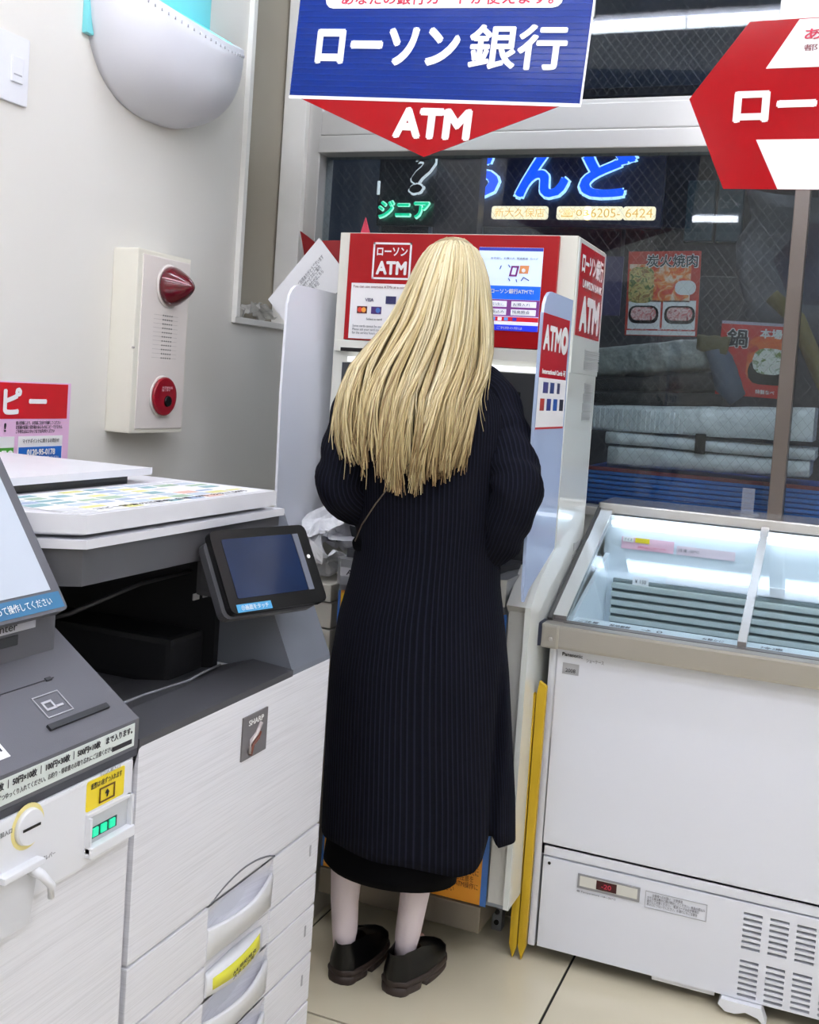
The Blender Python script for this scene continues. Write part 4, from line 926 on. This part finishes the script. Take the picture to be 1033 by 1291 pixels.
# coin module plate
MB().box(KX-.002, KX+.006, .70, 1.160, .626, .737, .004).build('coin_plate', white, ck)
XK = KX+.006
st_ = MB(); R = []
card(ck, 'yellow_label', yellow, (XK, 1.104, .716), EY, .074, .038, th=.0006, r=.003)
text(ck, '紙幣は1枚ずつ入れます', ink, (XK+.0006, 1.104, .7275), EY, .06, .008)
frame_card(ck, 'note_icon', M('icon_brown', (110, 76, 10), .5), (XK+.0006, 1.106, .7105), EY, .030, .019, .0018)
text(ck, '↑', ink, (XK+.0006, 1.106, .7105), EY, .008, .010, bold=.06)
text(ck, '千円札挿入口', M('ink_lightgrey', (150, 150, 156), .6), (XK+.0002, 1.11, .7385-.001), EY, .04, .005)
# bill slot, a recessed tray with green glow
bs = MB().box(XK, XK+.008, 1.068, 1.072, .646, .690).box(XK, XK+.008, 1.150, 1.154, .646, .694).box(XK, XK+.012, 1.068, 1.154, .640, .654, .002).box(XK, XK+.004, 1.068, 1.154, .690, .694)
bs.build('bill_tray', white, ck)
MB().box(XK-.001, XK+.001, 1.072, 1.150, .654, .690).build('bill_recess', M('recess_grey', (196, 198, 202), .5), ck)
MB().box(XK, XK+.002, 1.072, 1.128, .660, .674).build('bill_mouth', M('mouth_green', (10, 70, 60), .3), ck)
for k in range(3): MB().box(XK+.001, XK+.004, 1.079+k*.0165, 1.090+k*.0165, .662, .673, .001).build('bill_light', emitter('green_led', (30, 200, 150), .7), ck)
# coin dial
MB().disc((XK-.001, .966, .717), (1, 0, 0), .0265, .0012, 28).build('dial_ring', M('ring_yellow', (238, 224, 150), .5), ck)
MB().disc((XK, .966, .717), (1, 0, 0), .0215, .006, 28, .020).build('coin_dial', white, ck)
MB().box(XK+.006, XK+.0068, .952, .980, .7155, .7185).build('coin_slot', black, ck)
text(ck, '硬貨投入口', M('ink_grey', (110, 110, 116), .6), (XK, .925, .722), EY, .03, .006)
text(ck, '返却レバー', M('ink_grey', (110, 110, 116), .6), (XK, 1.0, .668), EY, .028, .006)
MB().tube([(XK-.002, .97, .668), (XK+.016, .975, .660), (XK+.022, .985, .645), (XK+.018, .99, .628)], [.007, .006, .005, .004], 8).build('return_lever', white, ck)
MB().box(XK-.004, XK+.012, .92, .985, .668, .676, .002).build('lever_shelf', white, ck)
MB().poly([(KX-.001, .90, .60), (KX-.001, .975, .60), (KX-.001, .985, .665), (KX-.001, .90, .665)], (.0085, 0, 0)).build('return_cup', M('cup_grey', (214, 215, 220), .4), ck)
# tilted screen
sn = V((.82, 0, .57)); 
s0 = V((-.925, 0, .929)); sdir = V((-.555, 0, .832)).normalized()
def Sx(y, t, o_=0): return s0+V((0, y, 0))+sdir*t+V((.832, 0, .555))*o_
def spoly(y0, y1, t0, t1, o_, th): return MB().poly([Sx(y0, t0, o_), Sx(y1, t0, o_), Sx(y1, t1, o_), Sx(y0, t1, o_)], V((.832, 0, .555))*th)
def srr(y0, y1, t0, t1, o_, th, r):
    pts = []
    for cy, ct, a0 in ((y1-r, t1-r, 0), (y0+r, t1-r, 90), (y0+r, t0+r, 180), (y1-r, t0+r, 270)):
        for k in range(4):
            a = math.radians(a0+k*30); pts.append(Sx(cy+r*math.cos(a), ct+r*math.sin(a), o_))
    return MB().poly(pts, V((.832, 0, .555))*th)
ks = srr(.66, 1.125, 0, .36, -.014, .014, .008).build('screen_frame', M('frame_grey', (92, 92, 98), .4), ck)
srr(.672, 1.113, .01, .35, -.034, .02, .008).build('screen_back', M('slot_dark', (40, 42, 46), .5), ks)
spoly(.68, 1.108, .030, .335, 0, .001).build('display', M('display_grey_white', (176, 184, 196), .2, noise_amt=.16, noise_scale=3, emit=(214, 220, 230, .12)), ks)
spoly(.665, 1.120, .0045, .0265, 0, .001).build('blue_band', M('band_blue', (50, 110, 150), .35), ks)
text(ks, 'お支払い後、画面の案内に従って操作してください', wprint, Sx(.99, .0155, .001), EY, .22, .011, v=sdir)
exec_person = True
# ================================================================== the woman
C0 = V((-.363*2.178, .932*2.178, 0)); E1 = V((.932, .363, 0)); E2 = V((-.363, .932, 0))
def W3(s, d, z): return C0+E1*s+E2*d+V((0, 0, z))
pw = thing('person', 'person with long blonde hair in a dark pinstriped coat, using the cash machine', 'person', W3(0, .1, 0))
def interp(tab, z):
    if z >= tab[0][0]: return tab[0][1:]
    for a_, b_ in zip(tab, tab[1:]):
        if z >= b_[0]:
            t = (z-b_[0])/(a_[0]-b_[0]); return tuple(b_[i]+(a_[i]-b_[i])*t for i in range(1, len(a_)))
    return tab[-1][1:]
# body grown on a skeleton
def skinned(name, verts, edges, radii, root, mat_, parent, sub=2):
    me = bpy.data.meshes.new(name); me.from_pydata([tuple(v) for v in verts], edges, [])
    o = bpy.data.objects.new(name, me); COL.objects.link(o)
    sk = o.modifiers.new('skin', 'SKIN'); sk.use_smooth_shade = True
    for i, r in enumerate(radii):
        rr = r if isinstance(r, tuple) else (r, r)
        me.skin_vertices[0].data[i].radius = rr
    me.skin_vertices[0].data[root].use_root = True
    sb_ = o.modifiers.new('sub', 'SUBSURF'); sb_.levels = sub; sb_.render_levels = sub
    dg = bpy.context.evaluated_depsgraph_get(); dg.update()
    m2 = bpy.data.meshes.new_from_object(o.evaluated_get(dg)); bpy.data.objects.remove(o)
    for p in m2.polygons: p.use_smooth = True
    m2.materials.clear()
    return link(name, m2, mat_, parent)
HL = W3(-.103, .035, .07); HR = W3(.024, .035, .07)
vs = [W3(.0, .02, .80), W3(0, .02, .92), W3(.0, .0, 1.08), W3(.005, -.01, 1.20), W3(.012, .005, 1.285), W3(.025, .03, 1.36), W3(.03, .04, 1.43), W3(.03, .03, 1.49),
      W3(-.12, -.015, 1.225), W3(-.163, -.045, 1.06), W3(-.115, .03, .985), W3(-.08, .10, .95),
      W3(.108, -.015, 1.225), W3(.165, -.06, 1.07), W3(.152, -.01, .955), W3(.12, .09, .93),
      W3(-.08, .02, .74), W3(-.10, .04, .42), W3(-.107, .035, .16), HL, W3(-.115, .10, .03), W3(-.115, .165, .025),
      W3(.08, .02, .74), W3(.06, .04, .42), W3(.035, .04, .16), HR, W3(.04, .11, .03), W3(.055, .17, .025)]
ed = [(0, 1), (1, 2), (2, 3), (3, 4), (4, 5), (5, 6), (6, 7), (3, 8), (8, 9), (9, 10), (10, 11), (3, 12), (12, 13), (13, 14), (14, 15),
      (0, 16), (16, 17), (17, 18), (18, 19), (19, 20), (20, 21), (0, 22), (22, 23), (23, 24), (24, 25), (25, 26), (26, 27)]
ra = [.09, .08, .075, .065, .035, .042, .062, .05, .026, .026, .023, .02, .026, .026, .023, .02, .065, .042, .02, .015, .016, .014, .065, .042, .02, .015, .016, .014]
skinned('body', vs, ed, ra, 0, skin, pw)
# face
hc = W3(.03, .04, 1.44)
for s in (-1, 1):
    MB().tube([W3(.03+s*.03, .10, 1.442), W3(.03+s*.03, .112, 1.442)], [.011, .006], 10).build('eye', wprint, pw)
    MB().tube([W3(.025+s*.055, .05, 1.46), W3(.025+s*.062, .05, 1.44), W3(.025+s*.056, .05, 1.415)], [.008, .012, .007], 8).build('ear', skin, pw)
MB().tube([W3(.03, .10, 1.445), W3(.03, .122, 1.42), W3(.03, .108, 1.412)], [.008, .012, .008], 8).build('nose', skin, pw)
MB().tube([W3(.01, .105, 1.392), W3(.03, .110, 1.39), W3(.05, .105, 1.392)], [.003, .006, .003], 6).build('mouth', inkred, pw)
# hands
def hand(wrist, dirv, side, parent):
    dirv = dirv.normalized(); sidev = dirv.cross(EZ).normalized()*side; upv = sidev.cross(dirv)*side
    vs_, es_, rs_ = [wrist, wrist+dirv*.045, wrist+dirv*.075], [(0, 1), (1, 2)], [.018, .022, .02]
    lens = (.068, .076, .07, .055)
    for k in range(4):
        b_ = wrist+dirv*.08+sidev*(-.027+.018*k); i0 = len(vs_)
        vs_ += [b_, b_+dirv*lens[k]*.45-EZ*.004, b_+dirv*lens[k]*.75-EZ*.016, b_+dirv*lens[k]*.9-EZ*.030]
        es_ += [(2, i0), (i0, i0+1), (i0+1, i0+2), (i0+2, i0+3)]; rs_ += [.0095, .0085, .0075, .0065]
    i0 = len(vs_); t0 = wrist+dirv*.03-sidev*.02
    vs_ += [t0, t0+dirv*.02-sidev*.022, t0+dirv*.045-sidev*.03-EZ*.01]; es_ += [(1, i0), (i0, i0+1), (i0+1, i0+2)]; rs_ += [.011, .0095, .008]
    return skinned('hand', vs_, es_, rs_, 1, skin, parent)
hand(W3(-.08, .095, .95), E2+E1*.3, 1, pw); hand(W3(.12, .085, .93), E2-E1*.35, -1, pw)
# stockings
for (s0_, s1_) in ((-.115, -.098), (.032, .040)):
    R = []
    left = s0_ < -.05
    prof = ((.50, .052), (.40, .053), (.30, .042), (.235, .0335), (.16, .0295), (.10, .027), (.075, .024), (.05, .021))
    for z, r in prof:
        cs = (-.1125+(.50-z)*0 + (.0 if z > .12 else 0)) if left else (.045 - (.30-z)*.10 if z < .30 else .045)
        if left and z < .12: cs += .004
        dd = .035
        R.append([W3(cs+r*math.cos(t), dd+r*1.1*math.sin(t), z) for t in [2*math.pi*i/20 for i in range(20)]])
    MB().rings(R).build('stocking', stock, pw)
# shoes
def shoe(heel, toe):
    heel = V((heel[0], heel[1], 0)); toe = V((toe[0], toe[1], 0)); ax = (toe-heel); Ln = ax.length; ax.normalize(); sd = V((ax.y, -ax.x, 0))
    def prof(t): # half width along length
        return .030+.0125*math.sin(min(1, max(0, (t-.15)/.85))*math.pi*.95)**.8 if t < .96 else .026
    def outline(shr, z, t0=0, t1=1, n=14):
        pts = []
        for i in range(n+1):
            t = t0+(t1-t0)*i/n; wdt = (prof(t)-shr)
            e = 1.0
            if t < .12: e = math.sqrt(max(0, 1-((.12-t)/.12)**2))*.75+.25
            if t > .84: e = math.sqrt(max(0.02, 1-((t-.84)/.17)**2))
            pts.append((t, wdt*e))
        R_ = [heel+ax*Ln*t+sd*w_+V((0, 0, z)) for t, w_ in pts]+[heel+ax*Ln*t-sd*w_+V((0, 0, z)) for t, w_ in pts[::-1]]
        return R_
    t_ = thing_part = None
    base = MB().rings([outline(-.002, .016), outline(-.004, .022), outline(-.004, .027), outline(-.001, .030)]).build('shoe_sole', sole, pw)
    MB().rings([outline(0, 0.0, 0, .30, 10), outline(-.002, .004, 0, .31, 10), outline(-.002, .018, 0, .32, 10)]).build('shoe_heel', sole, pw)
    MB().rings([outline(0, 0.0, .42, 1.0, 10), outline(-.002, .004, .42, 1.0, 10), outline(-.002, .017, .42, 1.0, 10)]).build('shoe_forefoot', sole, pw)
    R_ = []
    n = 14
    for (z, shr, hk, tk) in ((.029, 0, 0, 0), (.045, .001, 0, .0), (.058, .004, .0, .06), (.070, .008, .005, .28), (.085, .010, .008, .55)):
        R2 = outline(shr, z)
        out = []
        for idx, p in enumerate(R2):
            i = idx if idx <= n else 2*n+1-idx; t = i/n
            # toe slopes down: pull points beyond limit back & lower
            lim = 1-tk; tt = min(t, lim) if tk else t
            zz = z if t < .35 else z-(z-.045)*max(0, (t-.35)/.65)*.9 if z > .045 else z
            q = p.copy(); q.z = zz
            if t > .6 and z > .045: q = q - ax*(Ln*(t-.6)*.35*(z-.045)/.04)
            out.append(q)
        R_.append(out)
    up = MB().rings(R_, cap=False); up.build('shoe_upper', leather, pw)
    # vamp cover
    R3 = []
    for i in range(9):
        t = .48+.46*i/8; wd = prof(t)*.8*(1 if t < .84 else max(.25, math.sqrt(max(0, 1-((t-.84)/.17)**2)))); hz = .078-.030*((t-.48)/.46)**1.2
        R3.append([heel+ax*Ln*t+sd*wd*math.cos(a)+V((0, 0, .034+(hz-.034)*math.sin(a))) for a in [math.pi*k/10 for k in range(11)]])
    MB().rings(R3, close=False, cap=False).build('shoe_vamp', leather, pw)
    # collar ring
    rim = [heel+ax*(.034+.042*math.cos(a))+sd*.030*math.sin(a)+V((0, 0, .082-.004*math.cos(a))) for a in [2*math.pi*k/20 for k in range(21)]]
shoe((-.896, 1.985), (-.886, 2.168)); shoe((-.783, 2.000), (-.752, 2.182))
# coat
coatm = M('coat_navy', (12, 14, 23), .9, noise_amt=0, spec=.12); nt = coatm.node_tree; bs_ = nt.nodes['Principled BSDF']
uvn = nt.nodes.new('ShaderNodeUVMap'); uvn.uv_map = 'UVMap'; sp = nt.nodes.new('ShaderNodeSeparateXYZ'); nt.links.new(uvn.outputs[0], sp.inputs[0])
mu = nt.nodes.new('ShaderNodeMath'); mu.operation = 'PINGPONG'; mu.inputs[1].default_value = .5; nt.links.new(sp.outputs[0], mu.inputs[0])
rp = nt.nodes.new('ShaderNodeValToRGB'); rp.color_ramp.elements[0].position = .0; rp.color_ramp.elements[0].color = rgb(27, 29, 43)
rp.color_ramp.elements[1].position = .2; rp.color_ramp.elements[1].color = rgb(11, 12, 21)
nt.links.new(mu.outputs[0], rp.inputs[0]); nt.links.new(rp.outputs[0], bs_.inputs['Base Color'])
bp = nt.nodes.new('ShaderNodeBump'); bp.inputs['Strength'].default_value = .6; bp.inputs['Distance'].default_value = .003; bp.invert = True
nt.links.new(mu.outputs[0], bp.inputs['Height']); nt.links.new(bp.outputs[0], bs_.inputs['Normal'])
T = [(1.292, .005, .045, .01, .04), (1.283, -.035, .07, .005, .055), (1.272, -.085, .11, .0, .07), (1.26, -.125, .132, -.005, .08), (1.228, -.152, .15, -.01, .095), (1.18, -.158, .158, -.015, .105), (1.10, -.150, .158, -.01, .115), (1.0, -.142, .160, .0, .12), (.923, -.136, .158, .01, .115),
     (.85, -.146, .164, .015, .115), (.776, -.163, .178, .015, .118), (.678, -.173, .194, .015, .122), (.579, -.174, .206, .015, .122), (.414, -.171, .226, .015, .122), (.20, -.166, .243, .015, .122)]
NA = 120
def coat_pt(th, z, hemf=0):
    sl_, sr_, dc_, dt_ = interp(T, z)
    cs_, hw = (sl_+sr_)/2, (sr_-sl_)/2
    c_, s_ = math.cos(th), math.sin(th)
    e = .85
    x = cs_+hw*math.copysign(abs(c_)**e, c_); y = dc_+dt_*(.80 if s_ > 0 else 1)*math.copysign(abs(s_)**e, s_)
    low = max(0, min(1, (1.0-z)/.6))
    fold = (.008*math.sin(3*th+.7)+.005*math.sin(7*th+2+z*2))*low
    # vent crease near the right back
    crease = -.030*math.exp(-((x-(.175-(.8-z)*.0))/.011)**2)*max(0, min(1, (.80-z)/.25)) if s_ < 0.15 else 0
    y += (fold+crease)*-1*(1 if s_ < 0 else -1)
    # soft horizontal pull folds at the waist
    return x, y
def hem(th):
    x, y = coat_pt(th, .33); s_ = math.sin(th)
    tab = ((-.20, .322), (-.165, .322), (-.08, .316), (.0, .308), (.06, .296), (.11, .288), (.145, .298), (.166, .325), (.170, .352), (.186, .352), (.189, .333), (.245, .336))
    if s_ > .3: return .32
    for a_, b_ in zip(tab, tab[1:]):
        if x <= b_[0]: 
            t = max(0, (x-a_[0])/(b_[0]-a_[0])); return a_[1]+(b_[1]-a_[1])*t
    return .322
NZ = 46; zs = []
rings_ = []
for k in range(NZ+1):
    ring = []
    for i in range(NA):
        th = 2*math.pi*i/NA; h = hem(th); z = 1.292+(h-1.292)*(k/NZ)
        x, y = coat_pt(th, z); ring.append(W3(x, y, z))
    rings_.append(ring)
def cuv(k, i): return (i/NA*118, k/NZ)
cm = MB(); cm.rings(rings_, cap=False, uvs=cuv)
# sleeves
def sleeve(path, rad, nseg=26):
    pts = []
    P = [V((0, 0, 0))]*0
    # catmull-rom through path
    ctrl = [path[0]]+list(path)+[path[-1]]; rr = [rad[0]]+list(rad)+[rad[-1]]
    out = []; ro = []
    for i in range(1, len(ctrl)-2):
        for k in range(8):
            t = k/8; p0, p1, p2, p3 = ctrl[i-1:i+3]; q0_, q1_, q2_, q3_ = rr[i-1:i+3]
            f = lambda a, b, c, d: (b*2+(c-a)*t+(a*2-b*5+c*4-d)*t*t+(b*3-a-c*3+d)*t**3)*.5
            out.append(f(p0, p1, p2, p3)); ro.append(f(q0_, q1_, q2_, q3_))
    out.append(ctrl[-2]); ro.append(rr[-2])
    R_ = []; ref = E2
    for i, p in enumerate(out):
        t = (out[min(i+1, len(out)-1)]-out[max(i-1, 0)]).normalized()
        a_ = (ref-t*ref.dot(t)).normalized(); ref = a_; b_ = t.cross(a_)
        R_.append([p+(a_*math.cos(q)+b_*math.sin(q))*ro[i]*(1+.05*math.sin(3*q+i*.9)) for q in [2*math.pi*k/nseg for k in range(nseg)]])
    n_ = len(R_)
    cm.rings(R_, cap=True, uvs=lambda k, i: (i/nseg*36, k/n_))
sleeve([W3(-.085, -.01, 1.255), W3(-.130, -.015, 1.232), W3(-.152, -.025, 1.16), W3(-.165, -.045, 1.085), W3(-.168, -.05, 1.035), W3(-.125, .0, .995), W3(-.10, .07, .975), W3(-.085, .095, .965)],
       [.050, .055, .054, .052, .050, .043, .037, .033])
sleeve([W3(.075, -.01, 1.262), W3(.115, -.015, 1.235), W3(.145, -.025, 1.165), W3(.165, -.065, 1.10), W3(.174, -.090, 1.055), W3(.160, -.070, .985), W3(.146, -.025, .94), W3(.125, .05, .93)],
       [.046, .050, .052, .052, .051, .044, .042, .036])
co = cm.build('coat', coatm, pw)
md = co.modifiers.new('thickness', 'SOLIDIFY'); md.thickness = .004; md.offset = -1
# inner skirt
R = []
for z, sl_, sr_, dt_ in ((.50, -.150, .15, .10), (.30, -.158, .135, .10), (.262, -.162, .122, .10)):
    R.append([W3((sl_+sr_)/2+(sr_-sl_)/2*math.cos(t), .015+dt_*math.sin(t), z) for t in [2*math.pi*i/40 for i in range(40)]])
R.append([W3(-.017+.135*math.cos(t), .015+.096*math.sin(t), .242+.010*(-math.cos(t)*1.0)) for t in [2*math.pi*i/40 for i in range(40)]])
sk_ = MB().rings(R, cap=False).build('skirt', skirtm, pw)
md = sk_.modifiers.new('thickness', 'SOLIDIFY'); md.thickness = .004; md.offset = -1
# bag strap and a small round bag
BP = [W3(x, y, z) for x, y, z in ((-.02, -.150, 1.12), (-.058, -.150, 1.075), (-.095, -.140, 1.02), (-.120, -.125, .975), (-.132, -.10, .94))]
MB().tube(BP, .0013, 6).build('bag_strap', strapm, pw)
bag = MB().tube([W3(-.128, -.05, .925), W3(-.128, -.02, .925), W3(-.125, .03, .925)], [.012, .015, .014], 16).build('shoulder_bag', skirtm, pw)
# ------------------------------------------------------------------ hair
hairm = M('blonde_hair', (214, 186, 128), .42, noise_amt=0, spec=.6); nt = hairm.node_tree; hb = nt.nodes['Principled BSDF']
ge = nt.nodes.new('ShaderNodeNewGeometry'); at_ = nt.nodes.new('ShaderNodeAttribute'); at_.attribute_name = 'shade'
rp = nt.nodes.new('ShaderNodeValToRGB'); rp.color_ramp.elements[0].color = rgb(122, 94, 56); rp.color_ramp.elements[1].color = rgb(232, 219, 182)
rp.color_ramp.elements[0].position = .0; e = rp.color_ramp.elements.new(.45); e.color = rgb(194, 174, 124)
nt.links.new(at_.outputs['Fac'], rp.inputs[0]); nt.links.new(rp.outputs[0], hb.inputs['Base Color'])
HT = [(1.553, .012, .034), (1.545, -.010, .050), (1.530, -.030, .068), (1.516, -.042, .078), (1.468, -.064, .094), (1.420, -.083, .102), (1.372, -.104, .109), (1.324, -.132, .112), (1.275, -.158, .105), (1.225, -.168, .084), (1.177, -.170, .076), (1.129, -.164, .064), (1.097, -.156, .056), (1.03, -.145, .05)]
HD = [(1.553, .035), (1.545, -.01), (1.530, -.045), (1.50, -.072), (1.45, -.090), (1.40, -.096), (1.35, -.10), (1.30, -.105), (1.27, -.112), (1.23, -.128), (1.18, -.145), (1.10, -.155), (1.0, -.160)]
HS = [(1.553, .04), (1.50, .04), (1.40, .03), (1.34, .0), (1.28, -.07), (1.22, -.105), (1.15, -.125), (1.0, -.135)]
rnd = random.Random(5)
def hairpt(u, z, lift=0):
    sl_, sr_ = interp(HT, z); db, = interp(HD, z); ds, = interp(HS, z)
    q = 2*u-1; s = (sl_+sr_)/2+(sr_-sl_)/2*q
    d = ds+(db-ds)*math.sqrt(max(0, 1-abs(q)**2.4))
    return s, d-lift
hm = bmesh.new(); shade = hm.verts.layers.float.new('shade')
CO = [(rnd.uniform(-.012, .012), rnd.uniform(-.014, .004), rnd.uniform(-.018, .022), rnd.uniform(-.18, .16), rnd.uniform(.004, .013)) for _ in range(30)]
def strand(u0, zend, r, sh, lift, amp, ph, fr, curl, zst=1.553):
    n = 18; prev = None
    ci_ = round(u0*26); cu_ = ci_/26+CO[ci_][0]; lift += CO[ci_][1]*0; zend += CO[ci_][2]; sh += CO[ci_][3]
    for i in range(n+1):
        t = i/n; z = zst+(zend-zst)*t
        u_ = u0+(cu_-u0)*min(1, t*1.25)**1.5*.86
        s, d = hairpt(u_, z, lift)
        wv = amp*t*t
        s += wv*math.sin(ph+fr*t*6.28)+curl*t**4; d += wv*.5*math.cos(ph*1.3+fr*t*5)
        d += CO[ci_][1]*min(1, t*2)*(1-abs(u_-cu_)*18); s += CO[ci_][4]*math.sin(t*5.5+ci_)*t
        rr = r*(1-.75*t**3)*(.5+.5*min(1, t*6))
        p = W3(s, d, z)
        ring = [hm.verts.new(p+E1*rr), hm.verts.new(p-E2*rr*.7), hm.verts.new(p-E1*rr), hm.verts.new(p+E2*rr*.7)]
        for v in ring: v[shade] = max(0, min(1, sh+(.12*math.sin(t*9+ph))-.44*t*t+.10*(1-t)))  # shadow towards the tips is painted into the strand tone
        if prev:
            for k in range(4):
                f = hm.faces.new((prev[k], prev[(k+1) % 4], ring[(k+1) % 4], ring[k])); f.smooth = True
        prev = ring
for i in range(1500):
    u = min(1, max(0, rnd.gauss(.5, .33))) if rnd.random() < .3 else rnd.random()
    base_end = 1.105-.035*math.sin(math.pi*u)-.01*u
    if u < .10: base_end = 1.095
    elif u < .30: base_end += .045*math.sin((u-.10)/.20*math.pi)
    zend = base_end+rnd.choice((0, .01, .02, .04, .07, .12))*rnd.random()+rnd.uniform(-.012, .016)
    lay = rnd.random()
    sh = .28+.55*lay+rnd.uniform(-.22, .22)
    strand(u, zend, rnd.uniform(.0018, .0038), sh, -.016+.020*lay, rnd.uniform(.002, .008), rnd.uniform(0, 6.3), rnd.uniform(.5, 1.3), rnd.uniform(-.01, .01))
for i in range(50):   # stray locks
    u = rnd.random(); strand(u, 1.07+rnd.uniform(-.012, .05), rnd.uniform(.0014, .0026), rnd.uniform(.5, .95), .006, .012, rnd.uniform(0, 6.3), rnd.uniform(.6, 1.4), rnd.uniform(-.02, .02))
for k in range(5): strand(.97, 1.17+.02*k, .0014, .8, .0, .004, k, .8, .045-.005*k)
for k in range(7): strand(.02+.01*k, 1.13+.012*k, .0016, .55, .0, .004, k, .8, -.035+.005*k)
me = bpy.data.meshes.new('hair'); hm.to_mesh(me); hm.free()
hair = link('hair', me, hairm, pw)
# underlying cap that closes the hair mass
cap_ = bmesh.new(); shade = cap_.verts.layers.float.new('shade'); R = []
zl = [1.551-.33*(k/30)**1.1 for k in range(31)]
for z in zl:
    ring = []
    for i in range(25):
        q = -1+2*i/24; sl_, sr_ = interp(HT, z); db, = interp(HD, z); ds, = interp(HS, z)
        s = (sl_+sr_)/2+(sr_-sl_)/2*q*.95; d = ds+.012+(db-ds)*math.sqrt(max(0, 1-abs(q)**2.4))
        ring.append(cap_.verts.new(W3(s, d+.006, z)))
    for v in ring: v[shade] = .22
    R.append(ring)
for a_, b_ in zip(R, R[1:]):
    for i in range(24): f = cap_.faces.new((a_[i], a_[i+1], b_[i+1], b_[i])); f.smooth = True
# front of the crown
F_ = []
for z in (1.551, 1.54, 1.52, 1.49, 1.46):
    sl_, sr_ = interp(HT, z); k = (1.56-z)/.1
    F_.append([cap_.verts.new(W3((sl_+sr_)/2+(sr_-sl_)/2*.95*math.cos(a), .04+min(.085, .02+.09*math.sqrt(k))*math.sin(a), z)) for a in [math.pi*j/14 for j in range(15)]])
for r_ in F_:
    for v in r_: v[shade] = .35
for a_, b_ in zip(F_, F_[1:]):
    for i in range(14): f = cap_.faces.new((a_[i], a_[i+1], b_[i+1], b_[i])); f.smooth = True
me = bpy.data.meshes.new('hair_underlayer'); cap_.to_mesh(me); cap_.free()
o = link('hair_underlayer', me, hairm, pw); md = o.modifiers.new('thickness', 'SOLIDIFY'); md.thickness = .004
flush_texts()
